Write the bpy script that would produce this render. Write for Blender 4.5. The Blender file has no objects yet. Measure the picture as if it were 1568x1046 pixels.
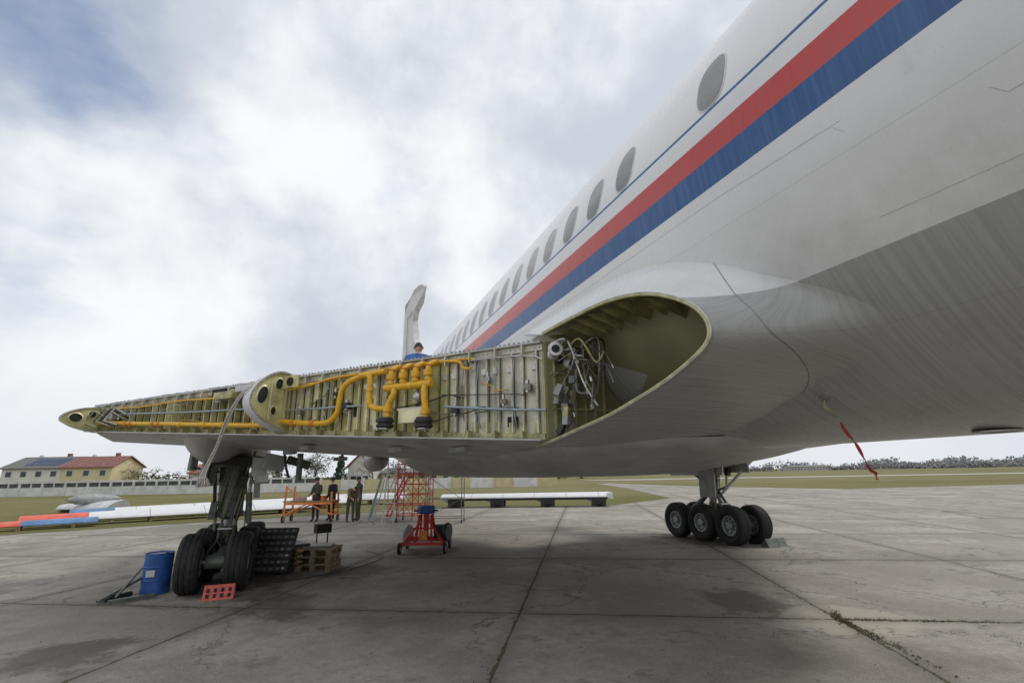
import bpy, math, random
from mathutils import Vector, Matrix, Euler
random.seed(7)
scn=bpy.context.scene
C=bpy.context.collection
V=Vector
# ------------------------------------------------------------------ materials
class NT:
    def __init__(s,tree): s.t=tree
    def n(s,typ,**k):
        x=s.t.nodes.new(typ)
        for a,b in k.items(): setattr(x,a,b)
        return x
    def l(s,a,b): s.t.links.new(a,b)
    def _in(s,sock,v):
        if v is None: return
        if hasattr(v,'is_output'): s.l(v,sock)
        else: sock.default_value=v
    def math(s,op,a,b=None,c=None,clamp=False):
        m=s.n('ShaderNodeMath',operation=op); m.use_clamp=clamp
        s._in(m.inputs[0],a); s._in(m.inputs[1],b)
        if c is not None: s._in(m.inputs[2],c)
        return m.outputs[0]
    def mix(s,f,a,b,mode='MIX'):
        m=s.n('ShaderNodeMix',data_type='RGBA',blend_type=mode)
        s._in(m.inputs[0],f)
        for i,v in ((6,a),(7,b)):
            if not hasattr(v,'is_output') and len(v)==3: v=(*v,1)
            s._in(m.inputs[i],v)
        return m.outputs[2]
    def noise(s,vec,scale,detail=4,rough=.55,out=0):
        m=s.n('ShaderNodeTexNoise'); s._in(m.inputs['Vector'],vec)
        m.inputs['Scale'].default_value=scale; m.inputs['Detail'].default_value=detail; m.inputs['Roughness'].default_value=rough
        return m.outputs[out]
    def ss(s,v,a,b,lo=0.,hi=1.):
        m=s.n('ShaderNodeMapRange',interpolation_type='SMOOTHSTEP'); s._in(m.inputs[0],v)
        m.inputs[1].default_value=a; m.inputs[2].default_value=b; m.inputs[3].default_value=lo; m.inputs[4].default_value=hi
        return m.outputs[0]
def newmat(name):
    m=bpy.data.materials.new(name); m.use_nodes=True
    nt=NT(m.node_tree); b=m.node_tree.nodes['Principled BSDF']
    return m,nt,b
def mat(name,col,rough=.6,metal=0.,var=.2,scale=6.,bump=0.,bscale=60.,spec=.5):
    m,nt,b=newmat(name)
    pos=nt.n('ShaderNodeNewGeometry').outputs['Position']
    f=nt.noise(pos,scale,5,.6)
    f=nt.ss(f,.3,.7)
    c=nt.mix(f,[x*(1-var) for x in col],[min(1,x*(1+var)) for x in col])
    nt.l(c,b.inputs['Base Color'])
    b.inputs['Roughness'].default_value=rough; b.inputs['Metallic'].default_value=metal
    b.inputs['Specular IOR Level'].default_value=spec
    if bump:
        bp=nt.n('ShaderNodeBump'); bp.inputs['Strength'].default_value=bump; bp.inputs['Distance'].default_value=.01
        nt.l(nt.noise(pos,bscale,4),bp.inputs['Height']); nt.l(bp.outputs[0],b.inputs['Normal'])
    return m
white=mat('white_paint',(.74,.74,.75),.4,0,.05,3)
offwhite=mat('aged_white',(.62,.62,.62),.5,0,.12,4)
dirtyw=mat('wing_skin',(.48,.48,.47),.40,.1,.16,2.5)
greyp=mat('grey_paint',(.34,.35,.35),.5,.1,.18,5)
gearm=mat('gear_grey_green',(.15,.165,.145),.5,.2,.35,9,.2)
steel=mat('steel',(.5,.5,.5),.3,.9,.15,20)
alum=mat('aluminium',(.55,.55,.52),.42,.6,.2,12)
dullal=mat('dull_metal',(.24,.23,.20),.5,.4,.35,25)
rubber=mat('tyre_rubber',(.022,.022,.023),.75,0,.35,12,.3,80)
hubm=mat('wheel_hub',(.36,.38,.38),.45,.4,.25,20)
dark=mat('dark_cavity',(.02,.02,.018),.8,0,.3,10)
blk=mat('black_paint',(.03,.03,.03),.55,0,.3,15)
yel=mat('yellow_pipe',(.80,.44,.02),.35,0,.14,25)
orng=mat('orange_collar',(.6,.22,.03),.5,0,.2,25)
bluegrey=mat('bluegrey_pipe',(.32,.40,.46),.35,.5,.15,20)
primer=mat('green_primer',(.57,.54,.25),.5,.1,.28,3.5,.25,30)
primerlt=mat('pale_primer',(.68,.66,.44),.45,.2,.24,5,.2,30)
primerdk=mat('stiffener_primer',(.43,.40,.20),.5,.15,.35,9,.2,40)
olive=mat('olive_primer',(.27,.26,.15),.45,.05,.16,1.6,.1,8)
bareal=mat('bare_panel',(.60,.58,.47),.4,.3,.22,4,.2,30)
redp=mat('red_paint',(.55,.045,.03),.5,0,.25,10)
redc=mat('red_ribbon',(.5,.06,.06),.8,0,.3,20)
chockm=mat('faded_red_paint',(.62,.13,.11),.7,0,.25,14)
orangep=mat('orange_paint',(.72,.22,.05),.55,0,.25,8)
bluep=mat('blue_barrel_paint',(.02,.09,.32),.45,0,.3,9)
wood=mat('pallet_wood',(.26,.20,.11),.8,0,.4,9,.3)
rope=mat('rope_cloth',(.6,.57,.52),.9,0,.2,30)
def fusemat():
    m,nt,b=newmat('fuselage_livery')
    pos=nt.n('ShaderNodeNewGeometry').outputs['Position']
    sp=nt.n('ShaderNodeSeparateXYZ'); nt.l(pos,sp.inputs[0]); x,y,z=sp.outputs
    big=nt.noise(pos,.9,4); 
    cmb=nt.n('ShaderNodeCombineXYZ'); nt.l(nt.math('MULTIPLY',y,34.),cmb.inputs[0]); nt.l(nt.math('MULTIPLY',z,1.2),cmb.inputs[1])
    streak=nt.noise(cmb.outputs[0],1.,4,.65)
    wcol=nt.mix(nt.ss(big,.3,.7),(.77,.77,.78),(.83,.83,.83))
    wcol=nt.mix(nt.ss(streak,.5,.85,0,.12),wcol,(.6,.6,.59))
    dirt=nt.noise(pos,3.2,6,.7); wcol=nt.mix(nt.ss(dirt,.58,.75,0,.22),wcol,(.5,.48,.44))
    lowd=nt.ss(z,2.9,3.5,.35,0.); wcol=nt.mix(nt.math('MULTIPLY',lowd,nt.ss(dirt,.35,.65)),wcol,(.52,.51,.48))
    grey=nt.mix(nt.ss(streak,.3,.75),(.37,.37,.36),(.46,.46,.45))
    grey=nt.mix(nt.ss(dirt,.5,.75,0,.3),grey,(.27,.265,.25))
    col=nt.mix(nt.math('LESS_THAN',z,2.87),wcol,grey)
    def band(a,bb): return nt.math('MULTIPLY',nt.math('GREATER_THAN',z,a),nt.math('LESS_THAN',z,bb))
    red=nt.mix(nt.ss(streak,.35,.8),(.60,.085,.07),(.50,.10,.09))
    blu=nt.mix(nt.ss(streak,.35,.8),(.025,.10,.28),(.07,.16,.36))
    col=nt.mix(band(3.61,3.80),col,blu)
    col=nt.mix(band(3.80,3.98),col,red)
    col=nt.mix(band(4.135,4.16),col,blu)
    fr=nt.math('ABSOLUTE',nt.math('SUBTRACT',nt.math('FRACT',nt.math('DIVIDE',nt.math('ADD',y,19.15),4.26)),.5))
    seam=nt.math('LESS_THAN',fr,.0007)
    for zz in (2.55,3.33,4.95,5.4):
        seam=nt.math('MAXIMUM',seam,nt.math('LESS_THAN',nt.math('ABSOLUTE',nt.math('SUBTRACT',z,zz)),.002))
    ry=nt.math('ABSOLUTE',nt.math('SUBTRACT',nt.math('FRACT',nt.math('MULTIPLY',y,34.)),.5))
    rz=nt.math('ABSOLUTE',nt.math('SUBTRACT',nt.math('FRACT',nt.math('MULTIPLY',z,5.3)),.5))
    rv=nt.math('MULTIPLY',nt.math('LESS_THAN',ry,.13),nt.math('LESS_THAN',rz,.016))
    col=nt.mix(nt.math('MULTIPLY',rv,.10),col,(.25,.25,.25))
    col=nt.mix(nt.math('MULTIPLY',seam,.25),col,(.12,.12,.12))
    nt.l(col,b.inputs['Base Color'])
    nt.l(nt.ss(streak,.3,.8,.24,.34),b.inputs['Roughness'])
    bp=nt.n('ShaderNodeBump'); bp.inputs['Strength'].default_value=.22; bp.inputs['Distance'].default_value=.02
    cm2=nt.n('ShaderNodeCombineXYZ'); nt.l(nt.math('MULTIPLY',y,2.2),cm2.inputs[0]); nt.l(nt.math('MULTIPLY',z,3.),cm2.inputs[1])
    h=nt.math('ADD',nt.noise(cm2.outputs[0],1.,2,.5),nt.math('MULTIPLY',streak,.05))
    nt.l(h,bp.inputs['Height']); nt.l(bp.outputs[0],b.inputs['Normal'])
    return m
fuse=fusemat()
def concmat():
    m,nt,b=newmat('concrete_apron')
    pos=nt.n('ShaderNodeNewGeometry').outputs['Position']
    mp=nt.n('ShaderNodeVectorRotate',rotation_type='Z_AXIS'); nt.l(pos,mp.inputs[0])
    mp.inputs['Center'].default_value=(2.62,6.68,0); mp.inputs['Angle'].default_value=math.radians(28.75)
    sp=nt.n('ShaderNodeSeparateXYZ'); nt.l(mp.outputs[0],sp.inputs[0])
    wob=nt.noise(pos,2.5,6,.7); wob2=nt.math('MULTIPLY',nt.math('SUBTRACT',wob,.5),.10)
    u=nt.math('DIVIDE',nt.math('SUBTRACT',sp.outputs[0],2.62),3.95); v=nt.math('DIVIDE',nt.math('SUBTRACT',sp.outputs[1],6.68),4.3)
    uu=nt.math('ADD',u,nt.math('MULTIPLY',wob2,.22)); vv=nt.math('ADD',v,nt.math('MULTIPLY',wob2,.22))
    def dist(t,k):
        f=nt.math('ABSOLUTE',nt.math('SUBTRACT',nt.math('FRACT',nt.math('ADD',t,.5)),.5))
        return nt.math('MULTIPLY',f,k)
    d=nt.math('MINIMUM',dist(uu,3.95),dist(vv,4.3))
    ew=nt.noise(pos,5.,4,.7)
    wdt=nt.math('MULTIPLY_ADD',ew,.085,-.025)
    joint=nt.math('LESS_THAN',d,wdt)
    halo=nt.ss(d,.0,.25,1,0)
    cell=nt.n('ShaderNodeCombineXYZ'); nt.l(nt.math('ROUND',nt.math('SUBTRACT',u,.5)),cell.inputs[0]); nt.l(nt.math('ROUND',nt.math('SUBTRACT',v,.5)),cell.inputs[1])
    wn=nt.n('ShaderNodeTexWhiteNoise'); nt.l(cell.outputs[0],wn.inputs[0])
    n1=nt.noise(pos,.55,7,.68); n2=nt.noise(pos,9.,6,.7); n3=nt.noise(pos,70.,3,.7)
    c=nt.mix(nt.ss(n1,.38,.64),(.215,.195,.16),(.45,.42,.365))
    c=nt.mix(nt.ss(n2,.38,.7,0,.55),c,(.22,.205,.175))
    c=nt.mix(nt.ss(n3,.38,.68,0,.5),c,(.50,.475,.43),'MIX')
    vo2=nt.n('ShaderNodeTexVoronoi'); nt.l(pos,vo2.inputs['Vector']); vo2.inputs['Scale'].default_value=55.
    c=nt.mix(nt.ss(vo2.outputs['Distance'],.15,.4,.4,0),c,(.12,.11,.10))
    c=nt.mix(nt.math('MULTIPLY',wn.outputs[0],.5),c,(.26,.24,.20))
    st=nt.noise(pos,1.1,8,.75); c=nt.mix(nt.ss(st,.53,.66,0,.62),c,(.13,.12,.10))
    st2=nt.noise(pos,.33,7,.7); c=nt.mix(nt.ss(st2,.55,.66,0,.5),c,(.53,.50,.44))
    st3=nt.noise(pos,.2,6,.75); c=nt.mix(nt.ss(st3,.52,.62,0,.4),c,(.15,.135,.11))
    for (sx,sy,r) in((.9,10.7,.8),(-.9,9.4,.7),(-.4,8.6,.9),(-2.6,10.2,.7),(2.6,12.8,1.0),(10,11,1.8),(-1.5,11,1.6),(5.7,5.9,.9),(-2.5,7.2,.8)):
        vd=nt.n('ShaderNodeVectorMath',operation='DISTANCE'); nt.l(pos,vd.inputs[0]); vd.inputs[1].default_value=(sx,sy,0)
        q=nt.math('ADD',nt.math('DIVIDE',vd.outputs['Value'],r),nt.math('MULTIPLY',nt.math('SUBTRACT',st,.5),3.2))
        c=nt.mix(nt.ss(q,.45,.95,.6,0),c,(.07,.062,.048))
    # lighter repair patch beside the weedy joint
    vd=nt.n('ShaderNodeVectorMath',operation='DISTANCE'); nt.l(pos,vd.inputs[0]); vd.inputs[1].default_value=(6.2,4.7,0)
    q=nt.math('ADD',nt.math('DIVIDE',vd.outputs['Value'],.75),nt.math('MULTIPLY',nt.math('SUBTRACT',st,.5),2.))
    c=nt.mix(nt.ss(q,.75,1.0,.65,0),c,(.50,.46,.38))
    sp2=nt.n('ShaderNodeTexVoronoi'); nt.l(pos,sp2.inputs['Vector']); sp2.inputs['Scale'].default_value=3.3
    c=nt.mix(nt.ss(sp2.outputs['Distance'],.03,.10,.6,0),c,(.09,.085,.07))
    vo=nt.n('ShaderNodeTexVoronoi',feature='DISTANCE_TO_EDGE'); vo.inputs['Scale'].default_value=.33
    ofs=nt.n('ShaderNodeVectorMath',operation='MULTIPLY_ADD'); nt.l(nt.noise(pos,1.2,6,.7,1),ofs.inputs[0]); ofs.inputs[1].default_value=(1.6,1.6,0); nt.l(pos,ofs.inputs[2]); nt.l(ofs.outputs[0],vo.inputs['Vector'])
    crack=nt.math('MULTIPLY',nt.math('LESS_THAN',vo.outputs['Distance'],.0045),nt.math('GREATER_THAN',n1,.46))
    c=nt.mix(nt.math('MULTIPLY',halo,.38),c,(.13,.12,.095))
    moss=nt.mix(nt.ss(ew,.4,.6),(.05,.046,.032),(.075,.075,.035))
    c=nt.mix(nt.math('MULTIPLY',crack,.6),c,(.07,.065,.055)); c=nt.mix(nt.math('MULTIPLY',joint,.85),c,moss)
    nt.l(c,b.inputs['Base Color']); b.inputs['Roughness'].default_value=.85; b.inputs['Specular IOR Level'].default_value=.25
    bp=nt.n('ShaderNodeBump'); bp.inputs['Strength'].default_value=.7; bp.inputs['Distance'].default_value=.015
    hh=nt.math('SUBTRACT',nt.math('ADD',nt.math('MULTIPLY',n2,.5),nt.math('MULTIPLY',n3,.4)),nt.math('MULTIPLY',nt.math('MAXIMUM',joint,crack),1.2))
    nt.l(hh,bp.inputs['Height']); nt.l(bp.outputs[0],b.inputs['Normal'])
    return m
def grassmat():
    m,nt,b=newmat('grass_field')
    pos=nt.n('ShaderNodeNewGeometry').outputs['Position']
    n1=nt.noise(pos,.06,6,.6); n2=nt.noise(pos,1.5,6,.75); n3=nt.noise(pos,.012,3)
    c=nt.mix(nt.ss(n1,.35,.65),(.16,.155,.055),(.24,.21,.105))
    c=nt.mix(nt.ss(n2,.35,.7,0,.6),c,(.12,.13,.045))
    c=nt.mix(nt.ss(n3,.4,.6,0,.5),c,(.24,.21,.12))
    nt.l(c,b.inputs['Base Color']); b.inputs['Roughness'].default_value=.95; b.inputs['Specular IOR Level'].default_value=.1
    bp=nt.n('ShaderNodeBump'); bp.inputs['Strength'].default_value=.8; bp.inputs['Distance'].default_value=.1
    nt.l(nt.noise(pos,8.,6,.8),bp.inputs['Height']); nt.l(bp.outputs[0],b.inputs['Normal'])
    return m
# ------------------------------------------------------------------ mesh builder
class B:
    def __init__(s): s.v=[];s.f=[];s.m=[];s.sm=[];s.mats=[]
    def mi(s,m):
        if m not in s.mats: s.mats.append(m)
        return s.mats.index(m)
    def add(s,vs,fs,m,smooth=False):
        o=len(s.v); s.v+= [V(p) for p in vs]; k=s.mi(m)
        for f in fs: s.f.append([i+o for i in f]); s.m.append(k); s.sm.append(smooth)
    def box(s,c,sz,m,rot=(0,0,0),mtx=None):
        R=Euler(rot).to_matrix() if mtx is None else mtx
        c=V(c); vs=[c+R@V((a*sz[0]/2,b*sz[1]/2,d*sz[2]/2)) for a in(-1,1) for b in(-1,1) for d in(-1,1)]
        s.add(vs,[(0,1,3,2),(4,6,7,5),(0,4,5,1),(2,3,7,6),(0,2,6,4),(1,5,7,3)],m)
    def beam(s,p0,p1,w,h,m):
        p0=V(p0);p1=V(p1); d=(p1-p0); L=d.length; d.normalize()
        up=V((0,0,1)) if abs(d.z)<.95 else V((0,1,0))
        x=d.cross(up).normalized(); z=x.cross(d)
        R=Matrix((x,d,z)).transposed(); s.box((p0+p1)/2,(w,L,h),m,mtx=R)
    def tube(s,pts,r,m,seg=8,cap=True,rs=None):
        pts=[V(p) for p in pts]; n=len(pts); vs=[];fs=[]
        rs=rs or [r]*n; prev=None
        for i,p in enumerate(pts):
            d=(pts[min(i+1,n-1)]-pts[max(i-1,0)]); 
            if d.length<1e-9: d=V((0,0,1))
            d.normalize()
            if prev is None:
                a=V((0,0,1)) if abs(d.z)<.9 else V((1,0,0)); x=d.cross(a).normalized()
            else: x=(prev-d*prev.dot(d)).normalized()
            prev=x; y=d.cross(x)
            for k in range(seg):
                t=2*math.pi*k/seg; vs.append(p+(x*math.cos(t)+y*math.sin(t))*rs[i])
        for i in range(n-1):
            for k in range(seg):
                k2=(k+1)%seg; fs.append((i*seg+k,i*seg+k2,(i+1)*seg+k2,(i+1)*seg+k))
        s.add(vs,fs,m,True)
        if cap: s.add([vs[k] for k in range(seg)]+[vs[(n-1)*seg+k] for k in range(seg)],[tuple(reversed(range(seg))),tuple(range(seg,2*seg))],m)
    def cyl(s,p0,p1,r,m,seg=16,r1=None): s.tube([p0,p1],r,m,seg,True,[r,r if r1 is None else r1])
    def lathe(s,prof,o,ax,m,seg=32,mats=None):
        o=V(o);ax=V(ax).normalized(); a=V((0,0,1)) if abs(ax.z)<.9 else V((1,0,0)); x=ax.cross(a).normalized(); y=ax.cross(x)
        for j in range(len(prof)-1):
            vs=[];fs=[]
            for (h,r) in prof[j:j+2]:
                for k in range(seg):
                    t=2*math.pi*k/seg; vs.append(o+ax*h+(x*math.cos(t)+y*math.sin(t))*r)
            for k in range(seg):
                k2=(k+1)%seg; fs.append((k,k2,seg+k2,seg+k))
            s.add(vs,fs,mats[j] if mats else m,True)
    def prism(s,poly,fn,d0,d1,m,mcap=None):
        """poly 2D pts, fn(a,b,d)->3D"""
        n=len(poly); vs=[fn(a,b,d0) for a,b in poly]+[fn(a,b,d1) for a,b in poly]
        s.add(vs,[(i,(i+1)%n,n+(i+1)%n,n+i) for i in range(n)],m)
        s.add(vs,[tuple(range(n)),tuple(range(2*n-1,n-1,-1))],mcap or m)
    def wheel(s,c,R,W,ax=(1,0,0),side=1):
        w=W/2
        prof=[(-w*.55,R*.52),(-w*.85,R*.62),(-w,R*.78),(-w*.92,R*.92),(-w*.7,R*.985),(-w*.5,R),(-w*.48,R*.975),(-w*.42,R*.975),(-w*.4,R),(-w*.06,R),(-w*.04,R*.975),(w*.04,R*.975),(w*.06,R),(w*.4,R),(w*.42,R*.975),(w*.48,R*.975),(w*.5,R),(w*.7,R*.985),(w*.92,R*.92),(w,R*.78),(w*.85,R*.62),(w*.55,R*.52)]
        s.lathe(prof,c,ax,rubber,40)
        for sg in(-1,1):
            hp=[(sg*w*.55,R*.53),(sg*w*.72,R*.50),(sg*w*.68,R*.45),(sg*w*.35,R*.38),(sg*w*.3,R*.22),(sg*w*.7,R*.2),(sg*w*.78,R*.14),(sg*w*.78,.001)]
            s.lathe(hp,c,ax,hubm,24)
            a=V(ax); u=a.cross(V((0,0,1))); 
            for k in range(8):
                t=k*math.pi/4; p=V(c)+a*(sg*w*.345)+(u*math.cos(t)+V((0,0,1))*math.sin(t))*R*.31
                s.cyl(p,p+a*sg*.012,R*.045,dark,8)
    def obj(s,name,parent=None):
        me=bpy.data.meshes.new(name); me.from_pydata([tuple(v) for v in s.v],[],s.f)
        for m in s.mats: me.materials.append(m)
        me.polygons.foreach_set('material_index',s.m); me.polygons.foreach_set('use_smooth',s.sm); me.update()
        o=bpy.data.objects.new(name,me); C.objects.link(o)
        if parent is None:
            xs=[v.x for v in s.v];ys=[v.y for v in s.v];zs=[v.z for v in s.v]
            org=V(((min(xs)+max(xs))/2,(min(ys)+max(ys))/2,min(zs)))
            me.transform(Matrix.Translation(-org)); o.location=org
        else:
            me.transform(Matrix.Translation(-parent.location)); o.parent=parent
        return o
def empty(name,loc):
    e=bpy.data.objects.new(name,None); e.location=loc; e.empty_display_size=.3; C.objects.link(e); return e
def W(X,Y,z=0.): return V((.933*X+.361*Y,-.361*X+.933*Y,z))   # site frame (parallel to the boundary fence)
# ------------------------------------------------------------------ aircraft
AX,ZC,RF=4.15,3.9,1.9
plane=empty('passenger_jet_airliner',(AX,9,0))
def fx(z,off=0.,R=RF): return AX-math.sqrt(max(0,(R+off)**2-(z-ZC)**2))
def fp(y,z,off=.0):
    d=V((fx(z)-AX,0,z-ZC)); d.normalize(); return V((AX,y,ZC))+d*(RF+off)
b=B()
rings=[(-12.6,.05,3.3),(-12.3,.5,3.35),(-11.5,1.0,3.5),(-10.3,1.4,3.7),(-8.8,1.72,3.83),(-7,1.88,3.9),(-5,1.9,3.9)]+[(y,1.9,3.9) for y in range(-4,20)]+[(22,1.85,3.95),(25,1.65,4.1),(28,1.3,4.4),(31,.8,4.8),(33,.35,5.1),(33.3,.02,5.1)]
seg=160;vs=[];fs=[]
for y,r,zc in rings:
    for k in range(seg):
        t=2*math.pi*k/seg; vs.append((AX+r*math.cos(t),y,zc+r*math.sin(t)))
for i in range(len(rings)-1):
    for k in range(seg):
        k2=(k+1)%seg; fs.append((i*seg+k,i*seg+k2,(i+1)*seg+k2,(i+1)*seg+k))
b.add(vs,fs,fuse,True); b.obj('fuselage',plane)
glass=mat('window_cover',(.20,.205,.20),.12,0,.15,6)
frame=mat('window_frame',(.62,.62,.62),.35,.1,.08,6)
b=B()
wy=[2.07,3.12]+[3.12+.525*i for i in range(1,28)]+[.6,-.5,-1.6,-2.1,-2.6]
for y0 in wy:
  for sgn in (1,-1):
    def rr(a,bb,off,n=28):
        out=[]
        for k in range(n):
            t=2*math.pi*k/n; c_,s_=math.cos(t),math.sin(t)
            yy=y0+a*abs(c_)**.75*(1 if c_>0 else -1); zz=4.385+bb*abs(s_)**.75*(1 if s_>0 else -1)
            p=fp(yy,zz,off)
            if sgn<0: p.x=2*AX-p.x
            out.append(p)
        return out
    o1=rr(.140,.222,.001);o2=rr(.137,.219,.004);o3=rr(.129,.211,.004);o4=rr(.126,.208,.0025)
    n=28
    for A_,B_,m_ in((o1,o2,frame),(o2,o3,frame),(o3,o4,greyp)): b.add(A_+B_,[(i,(i+1)%n,n+(i+1)%n,n+i) for i in range(n)],m_,True)
    rws=[o4]+[rr(.126*q,.208*q,.0025) for q in(.75,.5,.25)]
    for A_,B_ in zip(rws[:-1],rws[1:]): b.add(A_+B_,[(i,(i+1)%n,n+(i+1)%n,n+i) for i in range(n)],glass,True)
    b.add(rws[-1],[tuple(range(n))],glass,True)
b.obj('cabin_windows',plane)
seamm=mat('panel_seam',(.20,.20,.20),.7,0,.2,8)
seaml=mat('panel_seam_light',(.55,.55,.55),.6,0,.2,8)
b=B()
def line(pts,off=.0,m=seamm,r=.0016,sub=8):
    out=[]
    for (y0,z0),(y1,z1) in zip(pts[:-1],pts[1:]):
        for k in range(sub): out.append(fp(y0+(y1-y0)*k/sub,z0+(z1-z0)*k/sub,off))
    out.append(fp(*pts[-1],off)); b.tube(out,r,m,5)
line([(.80,3.25),(.76,3.2),(.5,3.2),(.45,3.25),(.45,3.52)],m=seaml)
line([(1.35,2.99),(.8,2.98),(.2,2.98)],m=seaml)
line([(1.32,3.48),(2.14,3.52),(3.9,3.53),(6,3.545)],m=seaml)
line([(1.36,3.47),(1.32,3.42)],m=seaml)
b.obj('panel_seams',plane)
# wing root fairing (outboard end open)
rib=[(4.29,3.16),(4.02,3.15),(3.62,3.13),(3.18,3.10),(2.82,3.04),(2.52,2.95),(2.28,2.83),(2.12,2.71),(2.05,2.59),(2.08,2.50),(2.22,2.43),(2.47,2.35),(2.79,2.28),(3.17,2.21),(3.58,2.16),(4.07,2.10),(4.5,2.06)]
base=[(5.6,3.52),(4.7,3.51),(3.8,3.49),(3.2,3.44),(2.75,3.34),(2.36,3.18),(2.04,2.98),(1.76,2.80),(1.58,2.62),(1.64,2.49),(1.95,2.39),(2.45,2.30),(2.95,2.20),(3.5,2.12),(4.1,2.06),(4.8,2.02),(5.2,2.01)]
def catmull(P,sub=4):
    out=[]
    for i in range(len(P)-1):
        p0=P[max(i-1,0)];p1=P[i];p2=P[i+1];p3=P[min(i+2,len(P)-1)]
        for k in range(sub):
            t=k/sub
            out.append(tuple(.5*((2*p1[j])+(-p0[j]+p2[j])*t+(2*p0[j]-5*p1[j]+4*p2[j]-p3[j])*t*t+(-p0[j]+3*p1[j]-3*p2[j]+p3[j])*t**3) for j in range(len(p1))))
    out.append(tuple(P[-1])); return out
ribs=catmull(rib);bases=catmull(base)
b=B(); n=len(ribs); K=18; vs=[]
for (y0,z0),(y1,z1) in zip(ribs,bases):
    P0=V((2.0,y0,z0)); P1=fp(y1,z1,-.004)
    Cc=V((P0.x*.6+P1.x*.4,y0*.9+y1*.1,z0*.97+z1*.03))
    tg=V((-(z1-ZC),0,(P1.x-AX))).normalized()
    if tg.z>0: tg=-tg
    wgt=max(-1,min(1,(z1-z0)/.12))
    ln=min(.22,.5*(P1-P0).length)*.6*wgt
    C2=P1+V((0,(y0-y1)*.5,0))+V((tg.x*ln,0,tg.z*ln))+V((-.02,0,0))
    for k in range(K+1):
        t=k/K; vs.append(P0*(1-t)**3+Cc*3*t*(1-t)**2+C2*3*t*t*(1-t)+P1*t**3)
fs=[(i*(K+1)+k,(i+1)*(K+1)+k,(i+1)*(K+1)+k+1,i*(K+1)+k+1) for i in range(n-1) for k in range(K)]
b.add(vs,fs,fuse,True); b.mi(olive)
shell=list(vs)
fo=b.obj('wing_root_fairing',plane)
md=fo.modifiers.new('s','SOLIDIFY'); md.thickness=.008; md.offset=-1; md.material_offset=1; md.material_offset_rim=0
b=B()
rim=mat('fairing_edge_seal',(.50,.48,.26),.45,.1,.25,12)
b.tube([(1.992,y,z) for y,z in ribs],.013,rim,8)
cy,cz=3.3,2.65
b.tube([(1.985,cy+(y-cy)*1.012-.004,cz+(z-cz)*1.03) for y,z in ribs],.005,alum,6)
M_=10; vs=[]
for (y,z) in bases:
    for j in range(M_+1):
        t=j/M_*.86; yy=3.6+(y-3.6)*t; zz=2.65+(z-2.65)*t; vs.append(fp(yy,max(zz,2.03),.004))
fs=[(i*(M_+1)+j,i*(M_+1)+j+1,(i+1)*(M_+1)+j+1,(i+1)*(M_+1)+j) for i in range(n-1) for j in range(M_)]
b.add(vs,fs,olive,True)
for k in range(9):
    y=2.62+k*.2
    zt=max(z for yy,z in ribs if abs(yy-y)<.22)-.02-(.05 if k==0 else 0)
    for e_ in(0,.014):
        b.add([(2.02,y+e_,zt-.01),(2.42,y+e_,zt+.06),(2.36,y+e_,zt-.12),(2.10,y+e_,zt-.045)],[(0,1,2,3)],primerdk)
def shp(i,k):
    i0,k0=int(i),int(k); i1=min(i0+1,n-1);k1=min(k0+1,K); a=i-i0;c_=k-k0
    q=lambda r,s: shell[r*(K+1)+s]
    return q(i0,k0)*(1-a)*(1-c_)+q(i1,k0)*a*(1-c_)+q(i0,k1)*(1-a)*c_+q(i1,k1)*a*c_
path=catmull([(20,18),(21.5,14),(24,10),(27,7.5),(31,6),(34.5,6.5),(38,9),(41,12.5),(44,17.9)],8)
b.tube([shp(i,max(0,min(K,k))) for i,k in path],.0028,seamm,5)
b.obj('fairing_opening_structure',plane)
# belly fairing
b=B(); sec=[(3.4,.4,2.02,.08),(4.0,1.1,1.98,.13),(4.6,1.6,1.93,.18),(5.2,1.95,1.87,.24),(5.9,2.15,1.80,.36),(7,2.25,1.73,.5),(12,2.25,1.73,.5),(14,2.0,1.82,.45),(16,1.4,1.95,.3),(17.5,.5,2.05,.1)]
sec=catmull(sec,4); seg=48; vs=[]
for y,w,zb,h in sec:
    for k in range(seg+1):
        t=math.pi+math.pi*k/seg; c_,s_=math.cos(t),math.sin(t)
        vs.append((AX+w*abs(c_)**.55*(1 if c_>0 else -1),y,zb+h+h*s_))
fs=[(i*(seg+1)+k,i*(seg+1)+k+1,(i+1)*(seg+1)+k+1,(i+1)*(seg+1)+k) for i in range(len(sec)-1) for k in range(seg)]
b.add(vs,fs,dirtyw,True); b.obj('belly_fairing',plane)
b=B()
p=fp(2.3,2.27,.0); nrm=(p-V((AX,2.3,ZC))).normalized()
b.cyl(p-nrm*.02,p+nrm*.012,.055,alum,24); b.cyl(p+nrm*.012,p+nrm*.03,.035,greyp,16)
b.tube([V(q) for q in catmull([tuple(p+nrm*.03),tuple(p+nrm*.05+V((0,0,-.03))),(3.17,2.28,2.17),(3.21,2.27,2.13),(3.23,2.27,2.10)],4)],.009,primerdk,8)
vs=[];N=18
for k in range(N+1):
    t=k/N; q=V((3.23,2.27,2.10)).lerp(V((3.36,2.21,1.77)),t)+V((0,0,-.015*math.sin(t*9)))
    a=.9+1.1*math.sin(t*8); vs+= [q+V((math.cos(a),math.sin(a),.3))*.014,q-V((math.cos(a),math.sin(a),.3))*.014]
b.add(vs,[(2*k,2*k+1,2*k+3,2*k+2) for k in range(N)],redc,True)
for k in range(6):
    b.tube([V((3.35,2.215,1.79)),V((3.36+.008*k,2.21,1.765)),V((3.365+.011*k,2.19+.01*k,1.72))],.002,redc,4)
p=fp(1.79,2.008,.0)
b.lathe([(0.0,.13),(.01,.13),(.01,.1),(-.0,.09)],p,(.0,.0,-1),alum,24); b.cyl(p+V((0,0,-.004)),p+V((0,0,-.008)),.09,dark,24)
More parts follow.
